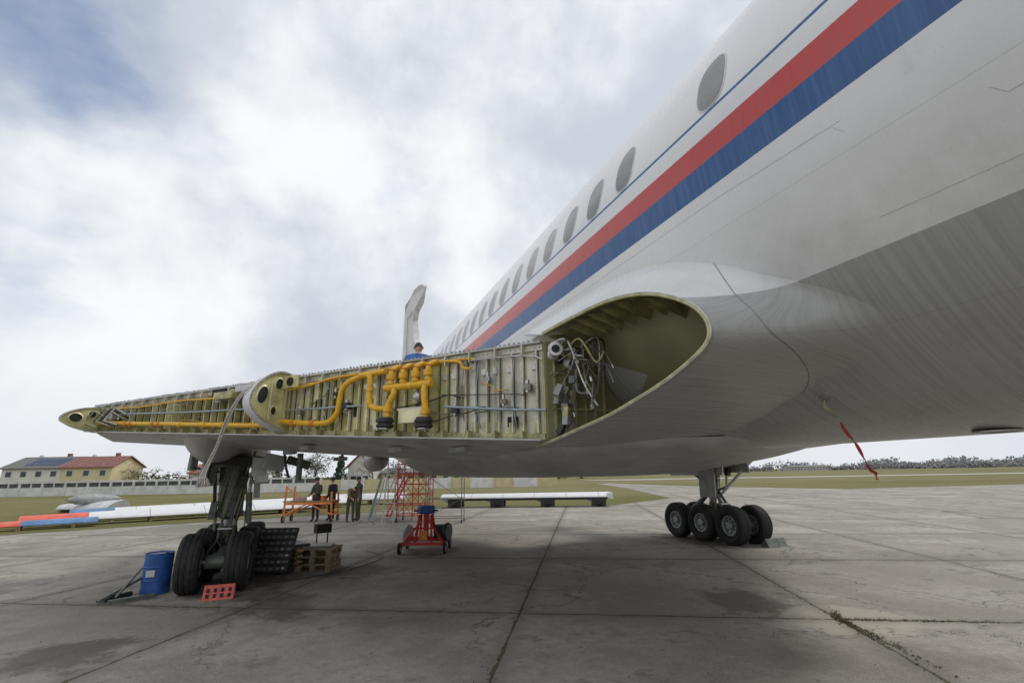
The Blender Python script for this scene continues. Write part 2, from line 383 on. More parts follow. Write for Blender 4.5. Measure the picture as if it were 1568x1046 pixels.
b.obj('belly_fittings',plane)
b=B()
fin=[(29.6,4.6),(29.3,8.6),(29.1,10.6),(29.0,11.5),(28.2,11.75),(27.0,11.83),(25.0,11.6),(23.8,11.36),(22.9,11.1),(22.5,10.85),(22.7,10.6),(23.6,10.4),(24.8,10.33),(25.3,9.95),(24.5,8.6),(22.6,7.1),(19.5,5.6),(19.5,4.6)]
b.prism(fin,lambda a,bb,d:V((AX+d*(1 if 4.7<bb<11.8 and 22.8<a<29 else .3),a,bb)),-.15,.15,offwhite)
b.box((AX-.16,26.2,10.45),(.02,1.6,.05),seamm); b.box((AX-.155,27.0,9.3),(.02,.06,2.2),seamm)
b.obj('tail_fin',plane)
b=B()
for sg in(-1,1):
    b.lathe([(0,.55),(.1,.66),(.8,.72),(3.5,.72),(5,.6),(5.6,.45),(5.6,.01)],(AX+sg*2.5,21,4.2),(0,1,0),offwhite,32)
    b.lathe([(0.0,.55),(.5,.5),(.5,.01)],(AX+sg*2.5,21,4.2),(0,1,0),dark,24)
    b.box((AX+sg*1.8,23.5,4.2),(1.2,3.5,.3),offwhite)
b.obj('rear_engines',plane)
# ---- wing
SA=V((2.0,4.3,0)); SD=V((-.672,.741,0)); SN=V((-.741,-.672,0)); L=8.62
def zb_(t): return 2.11+.062*t
def sp(t,z,n=0.): return SA+SD*t+SN*n+V((0,0,z))
def wing(mirror=False):
    b=B()
    def MX(p):
        p=V(p)
        if mirror: p.x=2*AX-p.x
        return p
    st=[(3.2,4.3,12.8,3.12,2.10),(2.0,4.3,12.8,3.07,2.11)]
    for k in range(1,9):
        t=L*k/8; q=sp(t,0); yte=12.8+1.0*k/8; st.append((q.x,q.y,yte,3.07,zb_(t)))
    vs=[];np_=0
    for x,y0,y1,zt,zb in st:
        c=y1-y0; h=zt-zb
        prof=[(0,zb),(0,zt),(.08,zt+.03),(.25,zt+.05),(.5,zt-.02),(.75,zt-.2*h-.05),(1,zb+.42*h),(1,zb+.36*h),(.8,zb+.16*h),(.55,zb-.06),(.3,zb-.12),(.1,zb-.05)]
        np_=len(prof); vs+=[MX((x,y0+c*a,z)) for a,z in prof]
    fs=[];ns=len(st)
    side=[]
    for i in range(ns-1):
        for k in range(1,np_):
            k2=(k+1)%np_; fs.append((i*np_+k,i*np_+k2,(i+1)*np_+k2,(i+1)*np_+k))
        side.append((i*np_,i*np_+1,(i+1)*np_+1,(i+1)*np_))
    b.add(vs,fs,dirtyw,True); b.add(vs,side,primer,False)
    b.add(vs,[tuple((ns-1)*np_+k for k in range(np_))],primerdk)
    return b,MX
b,_=wing()
for k in range(9):
    for f in(.06,.14):
        t=.5+k*.9; q=sp(t,0); c=(12.8+t/L)-q.y; y=q.y+c*f; z=zb_(t)-.05*(f/.1 if f<.1 else 1)-.07*max(0,(f-.1)/.2)-.006
        b.lathe([(0,.001),(0,.10),(.004,.105)],(q.x+.1,y,z),(0,0,1),greyp if k%2 else offwhite,20)
b.obj('left_wing_box',plane)
b,MX=wing(True)
b.obj('right_wing_box',plane)
# spar detail
b=B()
cuts=[0,.55,1.12,1.9,2.35,2.9,3.55]
pm=[bareal,bareal,primer,primerlt,primer,primerlt]
for i in range(6):
    t0,t1=cuts[i]+.015,cuts[i+1]-.015
    b.add([sp(t0,zb_(t0)+.05,.004),sp(t1,zb_(t1)+.05,.004),sp(t1,3.0,.004),sp(t0,3.0,.004)],[(0,1,2,3)],pm[i])
for t0,t1,m in((4.0,4.8,primerdk),(4.82,5.6,primerdk),(5.62,6.6,primer),(6.62,7.6,primerdk),(7.62,8.4,primer)):
    b.add([sp(t0,zb_(t0)+.05,.004),sp(t1,zb_(t1)+.05,.004),sp(t1,3.0,.004),sp(t0,3.0,.004)],[(0,1,2,3)],m)
def sbox(t,z0,z1,w,d,m,n0=0.005):
    p=[(t-w/2,n0),(t+w/2,n0),(t+w/2,n0+d),(t-w/2,n0+d)]
    vs=[sp(a,z0,c) for a,c in p]+[sp(a,z1,c) for a,c in p]
    b.add(vs,[(0,1,2,3),(7,6,5,4),(0,4,5,1),(1,5,6,2),(2,6,7,3),(3,7,4,0)],m)
t=.06
while t<8.4:
    if not(3.6<t<3.95):
        deep=.05 if t<3.6 else .09
        m=bareal if t<1.1 else (primerlt if random.random()<.45 else primerdk)
        sbox(t,zb_(t)+.06,2.99,.014,deep,m); sbox(t+.02,zb_(t)+.06,2.99,.035,.008,m)
        sbox(t-.006,zb_(t)+.06,2.99,.006,.012,dark)
        if random.random()<.5: sbox(t+.02,zb_(t)+.04,zb_(t)+.16,.07,.02,primerdk)
        if random.random()<.4: sbox(t+.03,2.8,2.86,.06,.05,alum)
        for q in range(14):
            z=zb_(t)+.08+q*(2.97-zb_(t)-.08)/13
            pp=sp(t+.027,z,.013); b.box(pp,(.008,.008,.008),dullal)
    t+= random.choice((.12,.14,.155)) if t<3.6 else random.choice((.17,.2,.23))
def rail(z0f,z1f,n0,n1,m,ta=0,tb=L):
    vs=[]
    for tt in (ta,tb):
        vs+=[sp(tt,z0f(tt),n0),sp(tt,z0f(tt),n1),sp(tt,z1f(tt),n1),sp(tt,z1f(tt),n0)]
    b.add(vs,[(0,1,5,4),(1,2,6,5),(2,3,7,6),(0,3,2,1),(4,5,6,7)],m)
rail(lambda t:2.995,lambda t:3.06,.0,.028,bareal)
rail(lambda t:3.062,lambda t:3.078,-.05,.07,dirtyw)
rail(lambda t:zb_(t)+.0,lambda t:zb_(t)+.055,.0,.03,primerdk)
rail(lambda t:zb_(t)-.018,lambda t:zb_(t)-.003,-.05,.15,dirtyw)
t=.03
while t<L:
    b.box(sp(t,3.085+random.uniform(0,.012),.05),(.02,.02,.02),greyp,(0,0,.8))
    pp=sp(t,3.03,.03); b.cyl(pp,pp+SN*.012,.007,steel,6)
    pp=sp(t,zb_(t)+.03,.03); b.cyl(pp,pp+SN*.01,.007,steel,6)
    t+=.055
t=.2
while t<L:
    if not 3.55<t<3.95:
        sbox(t,2.95,3.06,.012,.10,bareal,.0); sbox(t,zb_(t)-.002,zb_(t)+.07,.012,.12,primerdk,.0)
    t+=.31
for t,z,w,h in((.95,2.62,.16,.22),(2.45,2.55,.1,.12),(3.1,2.7,.12,.1),(5.3,2.8,.3,.2),(6.9,2.85,.2,.15),(.35,2.3,.12,.1),(2.2,2.32,.16,.1)):
    vs=[sp(t-w/2,z-h/2,.016),sp(t+w/2,z-h/2,.016),sp(t+w/2,z+h/2,.016),sp(t-w/2,z+h/2,.016)]
    b.add(vs,[(0,1,2,3)],dark if w<.15 or t>5 else olive)
for t,z,s_,m in((1.0,2.45,.07,blk),(2.55,2.62,.09,blk),(.15,2.62,.08,dullal),(5.0,2.9,.12,greyp),(4.75,2.95,.1,dark),(7.9,2.85,.1,alum),(7.7,2.75,.08,dark),(3.3,2.95,.06,alum),(2.05,2.35,.08,primerlt),(1.5,2.62,.07,alum),(.6,2.75,.05,greyp),(.42,2.5,.06,dullal),(2.75,2.78,.06,blk),(3.35,2.6,.07,dullal)):
    b.box(sp(t,z,.07),(s_,s_,s_*.8),m,(0,0,.83)); b.cyl(sp(t,z-.05,.08),sp(t,z+.07,.08),s_*.3,steel,10)
b.obj('leading_edge_spar',plane)
# pipes
b=B()
def pipe(pts,r,m,n=.12,seg=12,smooth=True):
    P=[(p[0],p[1],p[2] if len(p)>2 else n) for p in pts]
    if smooth and len(P)>2: P=catmull(P,5)
    b.tube([sp(p[0],p[1],p[2]) for p in P],r,m,seg)
def collar(t,z,n,r,m=orng,horiz=True,w=.03):
    d=SD if horiz else V((0,0,1)); c=sp(t,z,n); b.cyl(c-d*w,c+d*w,r,m,14)
pipe([(3.66,2.50),(3.3,2.46),(2.93,2.43),(2.76,2.45),(2.66,2.54),(2.63,2.66),(2.61,2.80),(2.52,2.89),(2.35,2.94),(2.16,2.96),(1.94,2.97)],.034,yel)
for t in(3.4,3.05): collar(t,2.46 if t>3.2 else 2.44,.12,.043)
pipe([(2.3,2.95),(2.16,2.94),(2.13,2.85),(2.13,2.68),(2.10,2.58),(2.0,2.54),(1.84,2.53)],.034,yel,.15)
collar(2.13,2.78,.15,.044,yel,False); collar(2.12,2.63,.15,.044,yel,False)
b.tube([sp(1.22,2.75,.2),sp(1.86,2.75,.2)],.04,yel,14)
for t in(1.27,1.44,1.61,1.78):
    pipe([(t,2.75,.2),(t,2.88,.2),(t,2.95,.18),(t-.01,3.0,.1),(t-.01,3.01,.0)],.032,yel)
    collar(t,2.87,.2,.050,yel,False,.03); collar(t,2.80,.2,.042,yel,False,.012); collar(t,2.95,.18,.042,orng,False,.008)
for t0,z0,t1,z1 in((1.72,2.74,1.79,2.46),(1.30,2.74,1.28,2.40)):
    pipe([(t0,z0,.2),(t0+.0,z0-.08,.22),(t1,z1+.08,.22),(t1,z1-.05,.22)],.036,yel)
    collar(t1,z1+.05,.22,.05,yel,False,.03)
for t,z in((1.80,2.36),(1.28,2.33)):
    c=sp(t,z,.24)
    b.lathe([(-.055,.02),(-.055,.085),(-.04,.095),(-.02,.095),(-.015,.08),(.0,.08),(.005,.098),(.03,.098),(.035,.085),(.055,.08),(.055,.02)],c,(0,0,1),blk,24)
    b.cyl(c+V((0,0,-.06)),c+V((0,0,-.07)),.07,steel,20)
b.box(sp(1.5,2.42,.14),(.32,.1,.14),primerlt,(0,0,2.31)); b.box(sp(1.5,2.50,.16),(.4,.02,.03),bareal,(0,0,2.31))
c=sp(1.42,2.62,.16); b.lathe([(0,.05),(.05,.045),(.07,.02),(.07,.001)],c,SN,alum,16)
pipe([(8.2,2.75),(7.5,2.71),(6.9,2.665),(6.2,2.62),(5.5,2.57),(4.9,2.53),(4.2,2.48),(3.9,2.47)],.032,yel,.14)
for t in(7.3,7.15,6.5,6.35,5.8,5.2,4.8): collar(t,2.50+(t-4.45)*.065,.14,.042,orng if int(t*10)%2 else yel)
pipe([(7.6,2.86),(7.1,2.84),(6.4,2.80),(5.4,2.75),(4.0,2.70)],.014,bluegrey,.12)
pipe([(7.9,2.98),(7.0,2.95),(6.0,2.96),(5.2,2.93),(4.0,2.93)],.012,yel,.09)
pipe([(3.6,2.64),(3.0,2.62),(2.7,2.615),(2.3,2.6)],.014,bluegrey,.10)
pipe([(1.12,2.5),(.6,2.44),(.2,2.40),(-.05,2.38)],.014,bluegrey,.10)
pipe([(3.6,2.9),(3.2,2.93),(2.8,2.98),(2.4,2.99)],.014,yel,.10)
pipe([(3.5,2.96),(2.9,2.96),(2.3,3.0),(1.9,3.01),(.95,3.0),(.75,2.98)],.011,yel,.075)
pipe([(1.15,3.0),(.95,2.97),(.9,2.9),(.8,2.88)],.015,yel,.09)
pipe([(.8,2.97),(.4,2.96),(.1,2.93),(-.02,2.88)],.01,alum,.08)
for k in range(20):
    t0=random.uniform(.1,8); t1=t0+random.uniform(.3,1.0); z0=random.uniform(zb_(t0)+.15,2.95); z1=z0+random.uniform(-.2,.1)
    if 3.4<t1 and t0<3.95: continue
    z1=max(z1,zb_(t1)+.1)
    pipe([(t0,z0,.02),(t0+.03,z0,.07),(t0+.15,z0+random.uniform(-.05,.05),.08),((t0+t1)/2,(z0+z1)/2,.09),(t1-.05,z1,.07),(t1,z1,.02)],random.choice((.005,.007,.009)),random.choice((dullal,steel,greyp,yel,blk)),.08,6)
for t in(.3,.5,.72,.9,2.0,2.9):
    pipe([(t,2.98,.03),(t,2.9,.07),(t+.02,2.6,.075),(t,zb_(t)+.2,.06),(t,zb_(t)+.1,.02)],.007,random.choice((dullal,dullal,bluegrey)),.07,6)
b.obj('air_and_fuel_pipes',plane)
# root hoses tangle
b=B()
c=V((2.02,4.12,2.9))
b.lathe([(0,.035),(.0,.06),(.05,.06),(.06,.045),(.14,.045),(.15,.07),(.17,.07),(.17,.03)],c,(-.3,-.9,.15),alum,18)
b.cyl(c+V((-.05,-.16,.025)),c+V((-.052,-.165,.026)),.04,dark,14)
b.lathe([(0,.03),(.0,.045),(.09,.045),(.1,.02)],c+V((.1,-.1,-.1)),(.2,-.9,-.2),greyp,16)
b.box((2.45,4.26,2.6),(.9,.02,.95),olive)
for k in range(6): b.box((2.08+.11*k,4.235,2.6),(.014,.03,.9),primerdk)
for z in(2.4,2.75): b.box((2.4,4.235,z),(.7,.025,.02),primerdk)
for k in range(22):
    p0=V((random.uniform(2.02,2.35),random.uniform(4.0,4.25),random.uniform(2.7,3.05)))
    p3=V((random.uniform(2.05,2.4),random.uniform(3.5,4.2),random.uniform(2.3,2.85)))
    pm_=[p0,p0+V((random.uniform(-.05,.15),random.uniform(-.25,-.08),random.uniform(-.05,.1))),(p0+p3)/2+V((random.uniform(-.05,.1),random.uniform(-.2,.1),random.uniform(-.12,.08))),p3]
    m=random.choice((blk,dullal,dullal,steel,greyp,alum,primerdk)); r=random.choice((.004,.005,.007,.011))
    b.tube([V(q) for q in catmull([tuple(x) for x in pm_],6)],r,m,7)
    if k%3==0: b.tube([p3,p3+V((0,-.02,-.04))],r*1.9,random.choice((dullal,steel,blk)),10)
for k in range(14):
    b.box((random.uniform(2.05,2.3),random.uniform(4.08,4.2),random.uniform(2.2,2.95)),(.05,.06,random.uniform(.04,.12)),random.choice((gearm,dullal,blk,greyp,primerdk)),(random.random()*.4,random.random()*.4,random.random()))
b.obj('hydraulic_hoses',plane)
# nose rib fairings (inner pod fairing and tip)
b=B()
prof=[(0,3.11),(.15,3.14),(.28,3.12),(.42,3.04),(.54,2.92),(.61,2.78),(.60,2.65),(.50,2.54),(.32,2.44),(.12,2.37),(0,2.34)]
prof=catmull(prof,3)
def ribfair(ta,tb,sc,zoff,zscale,pf,tsc=1.):
    P=[(a*sc,(z-2.75)*zscale+2.75+zoff) for a,z in pf]; Q=[(a*tsc,(z-2.75-zoff)*(.5+.5*tsc)+2.75+zoff) for a,z in P]
    nn=len(P); vs=[sp(ta,z,a) for a,z in P]+[sp(tb,z,a) for a,z in Q]
    b.add(vs,[(i,i+1,nn+i+1,nn+i) for i in range(nn-1)],white,True)
    inn=[(a*.95,(z-(2.75+zoff))*.94+2.75+zoff) for a,z in P]
    vs=[sp(ta-.004,z,a) for a,z in P]+[sp(ta-.004,z,a) for a,z in inn]
    b.add(vs,[(i,i+1,nn+i+1,nn+i) for i in range(nn-1)],alum,False)
    b.add([sp(ta+.02,z,a) for a,z in inn],[tuple(range(nn))],primer)
    vs=[sp(ta-.004,z,a) for a,z in inn]+[sp(ta+.02,z,a) for a,z in inn]
    b.add(vs,[(i,i+1,nn+i+1,nn+i) for i in range(nn-1)],primerdk)
    b.add([sp(tb,z,a) for a,z in Q],[tuple(range(nn))],primerdk)
    def hole(a0,z0,ra,rz,ang):
        q=[];q2=[]
        for k in range(24):
            th=2*math.pi*k/24; ca,sa=math.cos(th),math.sin(th)
            for (lst,f) in((q,1.),(q2,1.25)):
                aa=ra*ca*f; zz=rz*sa*f; lst.append((a0+aa*math.cos(ang)-zz*math.sin(ang),z0+aa*math.sin(ang)+zz*math.cos(ang)))
        b.add([sp(ta+.012,z,a) for a,z in q],[tuple(range(24))],dark)
        vs=[sp(ta+.004,z,a) for a,z in q]+[sp(ta+.017,z,a) for a,z in q2]
        b.add(vs,[(i,(i+1)%24,24+(i+1)%24,24+i) for i in range(24)],primerlt,True)
    return hole
h=ribfair(3.6,3.82,1.,0,1.,prof,.9)
h(.44,2.80,.065,.11,.3); h(.22,2.97,.05,.07,.3); h(.27,2.62,.035,.05,.0)
for a in(.06,.12,.34): b.box(sp(3.593,2.74,a),(.012,.02,.62-a*.4),primerlt,(0,0,.83))
for k in range(22):
    th=k/22*len(prof); a,z=prof[int(th)]; b.box(sp(3.592,2.75+(z-2.75)*.965,a*.975),(.01,.01,.01),dullal)
h=ribfair(8.3,8.66,1.05,.06,.54,prof,.7)
h(.42,2.83,.09,.07,0); h(.2,2.9,.05,.05,0)
b.box(sp(3.45,2.99,.18),(.28,.012,.16),primer,(0,0,2.31)); b.cyl(sp(3.45,2.99,.19),sp(3.45,2.99,.2),.055,dark,20)
b.box(sp(4.8,2.93,.12),(.4,.16,.1),primerdk,(0,0,2.31)); b.box(sp(5.0,3.0,.1),(.25,.1,.08),dark,(0,0,2.31)); b.box(sp(4.3,2.98,.14),(.35,.2,.08),offwhite,(0,0,2.31)); b.box(sp(4.35,2.85,.14),(.2,.12,.12),dark,(0,0,2.31))
for k in range(12):
    t=7.3+random.random()*.9; b.tube([sp(t,2.8,.05),sp(t+.2,2.95,.22),sp(t+.35,2.75,.28),sp(t+.1,2.68,.2)],.010,random.choice((alum,steel,blk,dullal)),7)
b.obj('nose_ribs',plane)
# hanging cloth rope
b=B()
for k in range(5):
    o=V((random.uniform(-.018,.018),random.uniform(-.018,.018),0))
    P=[V((-.72,6.78,3.05))+o,V((-.95,6.72,2.85))+o,V((-1.12,6.95,2.55))+o*1.5,V((-1.27,7.3,2.2))+o,V((-1.38,7.45,1.92))+o*2,V((-1.40,7.48,1.80))+o*3]
    b.tube([V(q) for q in catmull([tuple(x) for x in P],5)],.010,rope,7)
for k in range(26):
    a=random.random()*6.28; b.tube([V((-1.40,7.48,1.86)),V((-1.40+.04*math.cos(a),7.48+.04*math.sin(a),1.80)),V((-1.40+.07*math.cos(a),7.48+.07*math.sin(a),1.68+random.random()*.06))],.004,rope,5)
b.obj('tied_rope',plane)
# landing gear pods, flap track fairings and gears
def podset(x0,nm):
    b=B()
    pr=[(0,.02),(.15,.2),(.5,.36),(1.1,.48),(2.2,.55),(5,.52),(7.5,.3),(8.6,.05)]
    b.lathe(catmull(pr,4),(x0-.25,8.75,2.55),(0,1,0),dirtyw,36)
    b.box((x0,10.9,2.1),(.7,2.1,.12),dark)
    b.box((x0-.42,10.9,1.92),(.03,2.0,.5),dirtyw,(0,.15,0)); b.box((x0+.42,10.9,1.95),(.03,2.0,.45),dirtyw,(0,-.15,0))
    b.obj(nm+'_pod',plane)
podset(-1.5,'left_gear'); podset(9.9,'right_gear')
def gear(x0,nm,sg):
    b=B(); z0=.465
    for y in(10.,11.,12.):
        for dx in(-.345,.345): b.wheel((x0+dx,y,z0),.465,.35)
        b.cyl((x0-.37,y,z0),(x0+.37,y,z0),.06,steel,16)
        b.cyl((x0-.15,y,z0),(x0+.15,y,z0),.11,gearm,20)
        b.tube([(x0-.15,y-.14,z0+.05),(x0-.1,y-.18,z0+.2),(x0,y-.1,z0+.35)],.012,blk,7)
        b.tube([(x0+.15,y-.14,z0+.05),(x0+.12,y-.16,z0+.18),(x0,y-.1,z0+.33)],.012,blk,7)
    b.tube([(x0,9.95,z0),(x0,10.5,z0+.02),(x0,11,z0+.06),(x0,11.5,z0+.02),(x0,12.05,z0)],.1,gearm,16,True,[.08,.1,.13,.1,.08])
    T=V((x0-.03,10.8,2.35)); Bt=V((x0,11,z0+.05)); R0=.21 if sg<0 else .16
    d=(T-Bt).normalized()
    b.cyl(Bt,Bt+d*.45,.10,gearm,20); b.cyl(Bt+d*.38,Bt+d*.75,.085,steel,20)
    b.tube([Bt+d*.58,Bt+d*.62,Bt+d*.68,Bt+d*1.3,T],.17,gearm,24,True,[R0*.75,R0*.96,R0,R0*1.08,R0*1.15])
    for h_,r in((.64,1.1),(1.0,1.12),(1.25,1.16),(1.62,1.22)): b.cyl(Bt+d*h_,Bt+d*(h_+.05),r*R0,gearm,24)
    for dx in(-.07,.07):
        b.beam(Bt+d*.75+V((dx,-.14,0)),Bt+d*.45+V((dx,-.42,-.03)),.03,.07,gearm); b.beam(Bt+d*.45+V((dx,-.42,-.03)),Bt+d*.12+V((dx,-.12,0)),.03,.07,gearm)
    b.cyl(Bt+d*.45+V((-.11,-.42,-.03)),Bt+d*.45+V((.11,-.42,-.03)),.03,steel,12)
    if sg>0:
        b.beam(Bt+d*.55+V((.05,-.12,0)),V((x0+.62,9.6,2.35)),.09,.06,offwhite)
        b.cyl(V((x0+.3,10.7,1.35)),V((x0+.33,10.6,2.3)),.04,steel,12); b.cyl(V((x0+.3,10.7,1.35)),V((x0,10.85,1.25)),.035,gearm,10)
    else:
        b.cyl(V((x0+.34,10.75,1.0)),V((x0+.30,10.7,1.55)),.05,gearm,12); b.cyl(V((x0+.30,10.7,1.5)),V((x0+.34,10.6,2.3)),.03,steel,12); b.beam(V((x0+.45,10.5,1.45)),V((x0+.42,10.4,2.2)),.10,.04,greyp)
        b.box((x0-.27,10.7,1.25),(.1,.16,.3),gearm,(.1,.1,.2)); b.beam((x0-.25,10.7,1.35),(x0-.3,10.5,2.2),.05,.05,blk)
    b.beam(Bt+d*.9+V((-.05,.1,0)),V((x0-.2,12.2,2.3)),.08,.07,gearm)
    b.cyl(Bt+d*.7+V((0,.15,0)),V((x0,12.0,z0+.15)),.05,gearm,12); b.cyl(Bt+d*.7+V((0,.15,0)),V((x0,11.6,z0+.35)),.065,gearm,14)
    b.box((x0-.33,10.65,1.9),(.12,.3,.35),gearm,(.1,.1,.2)); b.box((x0+.2,10.5,1.75),(.14,.1,.2),blk,(.1,.2,.2))
    random.seed(3)
    for k in range(10):
        a=random.uniform(2.6,6.6); r=R0*1.18
        pts=[Bt+d*(h_)+V((math.cos(a+.3*i)*r*1.05,math.sin(a+.3*i)*r*1.05,0)) for i,h_ in enumerate((.2,.6,.95,1.3,1.7))]
        b.tube([V(q) for q in catmull([tuple(x) for x in pts],4)],.011,random.choice((blk,dullal,blk,olive)),7)
    b.box((x0-.62,10.4,1.6 if sg>0 else 2.1),(.04,.55,.95 if sg>0 else .3),greyp,(0,.05,0))
    b.beam((x0-.6,10.4,1.5 if sg>0 else 2.0),(x0-.1,10.75,1.4 if sg>0 else 1.9),.04,.04,gearm)
    b.obj(nm,plane)
gear(-1.53,'left_main_landing_gear',-1); gear(10.0,'right_main_landing_gear',1)
b=B()
for x,y in((1.2,11.0),(2.9,12.0)):
    b.lathe(catmull([(0,.02),(.2,.16),(.8,.24),(2.2,.22),(3.4,.03)],4),(x,y,2.15),(0,1,0),dirtyw,24)
for x,y,z in((.9,6.4,2.12),(-.2,7.6,2.2),(1.5,5.6,2.08),(-.5,8.9,2.2),(.3,9.2,2.1)):
    b.box((x,y,z),(.12,.3,.06),greyp,(0,0,.4))
b.tube([(-.6,9.2,2.2),(-.55,9.2,1.95),(-.5,9.25,1.8)],.02,blk,8); b.box((-.75,9.3,2.05),(.3,.25,.25),greyp,(0,.2,.3)); b.cyl((-.35,9.3,2.2),(-.35,9.3,1.75),.05,gearm,14); b.box((-1.0,9.6,2.0),(.2,.4,.3),dirtyw,(.1,0,.2))
b.cyl((-.55,9.4,2.1),(-.2,9.5,2.0),.07,gearm,12)
b.obj('flap_track_fairings',plane)
# ------------------------------------------------------------------ ground
b=B(); S_=4000
b.add([(-S_,-S_,0),(S_,-S_,0),(S_,S_,0),(-S_,S_,0)],[(0,1,2,3)],grassmat()); b.obj('grass_ground')
b=B()
poly=[(-40,-40),(120,-90),(260,-80),(220,-20),(120,12),(78,24),(43,31),(41,45),(44.5,72),(40,68),(33,50),(22.5,28.5),(15.5,24.6),(7.5,28.3),(-4.5,25.6),(-10.3,23.6),(-30,12)]
b.add([(x,y,.004) for x,y in poly],[tuple(range(len(poly)))],concmat()); b.obj('concrete_apron')
b=B()
cm=mat('far_runway',(.40,.385,.35),.9,0,.1,.2)
b.add([(60,95,.006),(420,-80,.006),(460,-80,.006),(60,110,.006)],[(0,1,2,3)],cm); b.obj('runway')
grs=mat('weed_leaf',(.075,.085,.03),.8,0,.4,20)
dry=mat('dry_weed',(.19,.15,.07),.9,0,.4,20)
b=B(); random.seed(11)
ca,sa=math.cos(math.radians(-28.75)),math.sin(math.radians(-28.75))
def slab(u,v): return V((2.62+u*ca-v*sa,6.68+u*sa+v*ca,.004))
def tuft(p,s_,nb=7):
    for k in range(nb):
        a=random.random()*6.28; h=s_*random.uniform(.4,1.); l=s_*random.uniform(.3,1.1)
        d=V((math.cos(a),math.sin(a),0)); w=d.cross(V((0,0,1)))*.003*(1+s_*8)
        q=p+V((random.uniform(-s_,s_)*.6,random.uniform(-s_,s_)*.6,0))
        b.add([q-w,q+w,q+d*l+V((0,0,h))],[(0,1,2)],random.choice((grs,dry,dry)))
for k in range(900):
    if random.random()<.5: p=slab(3.95*random.choice((-2,-1,0,1,1,1,2)),random.uniform(-3,14))
    else: p=slab(random.uniform(-10,12),4.3*random.choice((0,0,1,2)))
    tuft(p+V((random.gauss(0,.012),random.gauss(0,.012),0)),random.uniform(.006,.022),5)
for k in range(420):
    v=abs(random.gauss(0,.6)); tuft(slab(3.95+random.gauss(0,.035)+.1*v,-v*random.choice((1,1,1,-.3))),random.uniform(.008,.028),6)
for k in range(240):
    u=abs(random.gauss(0,1.2)); tuft(slab(3.95+u,random.gauss(0,.025)),random.uniform(.008,.024),6)
b.obj('joint_weeds')
b=B()
for k in range(700):
    p=slab(random.uniform(-9,10),random.uniform(-3,9)); s_=random.uniform(.004,.013)
    b.box(p+V((0,0,s_*.3)),(s_,s_*.8,s_*.6),random.choice((greyp,wood,dark)),(0,0,random.random()*3))
b.obj('gravel_debris')
# ------------------------------------------------------------------ props on apron
b=B(); p=V((-2.42,10.35,.0))
pr=[(0,.001),(0,.28),(.02,.29),(.28,.285),(.3,.297),(.32,.285),(.56,.285),(.58,.297),(.6,.285),(.85,.285),(.87,.293),(.87,.275),(.85,.27),(.85,.001)]
b.lathe([(h*.72,r*.72) for h,r in pr],p,(0,0,1),bluep,36); b.cyl(p+V((.1,0,.60)),p+V((.1,0,.625)),.03,blk,12); b.box(p+V((-.05,-.207,.33)),(.12,.004,.1),offwhite); b.obj('blue_barrel')
b=B(); x,y=-1.34,9.45
def fn(a,bb,d): return V((x+d,y+a,bb))
b.prism([(-.13,.0),(.13,.0),(.13,.04),(.02,.2),(-.02,.2)],fn,-.21,.21,chockm)
for i in range(4):
    for j in range(2):
        cx=x-.15+.1*i; t=.3+.36*j
        b.box((cx,y-.13+.11*t-.003,.2*t),(.045,.01,.055),dark,(-.5,0,0))
b.obj('red_wheel_chock')
b=B()
b.beam((-3.0,9.8,.04),(-2.55,10.4,.3),.06,.04,gearm); b.beam((-2.85,9.75,.03),(-2.35,10.05,.03),.10,.05,gearm); b.cyl((-2.95,9.9,.05),(-2.7,10.2,.05),.04,blk,10); b.beam((-2.8,9.85,.07),(-2.6,10.5,.5),.025,.025,dullal)
b.obj('tow_bar')
b=B(); b.prism([(-.12,0),(.12,0),(.1,.08),(-.02,.2)],lambda a,bb,d:V((10.3+d,9.42+a,bb)),-.3,.3,gearm); b.box((10.3,9.37,.09),(.5,.02,.02),steel); b.obj('wheel_chock')
b=B(); e=empty('roller_deck_stack',(-.72,11.6,0))
for k in range(5): b.box((-.72+.02*k,11.65,.07+.1*k),(.85,.9,.07),blk,(0,0,.36)); 
for k in range(4):
    for q in(-.33,0,.33): b.box((-.72+q,11.5+q*-.3,.02+.1*k+.1),(.1,.8,.03),wood,(0,0,.36))
b.obj('boards',e); b=B()
R_=Euler((math.radians(62),0,math.radians(-21))).to_matrix(); cc=V((-.80,11.22,.44))
b.box(cc,(.88,.86,.05),blk,mtx=R_)
for i in range(7):
    for j in range(7):
        q=cc+R_@V((-.37+.123*i,-.36+.12*j,.03)); b.cyl(q,q+R_@V((0,0,.03)),.024,dullal if (i+j)%2 else steel,10)
        q2=cc+R_@V((-.37+.123*i,-.36+.12*j,.027)); b.box(q2,(.1,.05,.012),gearm,mtx=R_)
b.obj('roller_panel',e)
def pallet(b,c,rz,w=1.0,d=.75):
    R=Euler((0,0,rz)).to_matrix(); c=V(c)
    for k in range(6): b.box(c+R@V((0,-d/2+.06+k*(d-.12)/5,.125)),(w,.09,.022),wood,mtx=R)
    for q in(-1,0,1):
        b.box(c+R@V((q*(w/2-.06),0,.1)),(.1,d,.025),wood,mtx=R); b.box(c+R@V((q*(w/2-.06),0,.012)),(.1,d,.022),wood,mtx=R)
        for r in(-1,0,1): b.box(c+R@V((q*(w/2-.06),r*(d/2-.07),.055)),(.098,.12,.062),wood,mtx=R)
b=B(); pallet(b,(.1,11.45,.0),-.35,.72,.7); pallet(b,(.08,11.47,.14),-.33,.72,.7); pallet(b,(.1,11.45,.28),-.36,.72,.7)
b.box((.08,11.5,.43),(.55,.5,.05),gearm,(0,0,-.2)); b.obj('wooden_pallet_stack')
b=B(); b.box((.15,13.2,.06),(.5,.4,.12),dark,(0,0,.3)); b.box((.15,13.2,.62),(.34,.26,.2),dark,(0,0,.3)); 
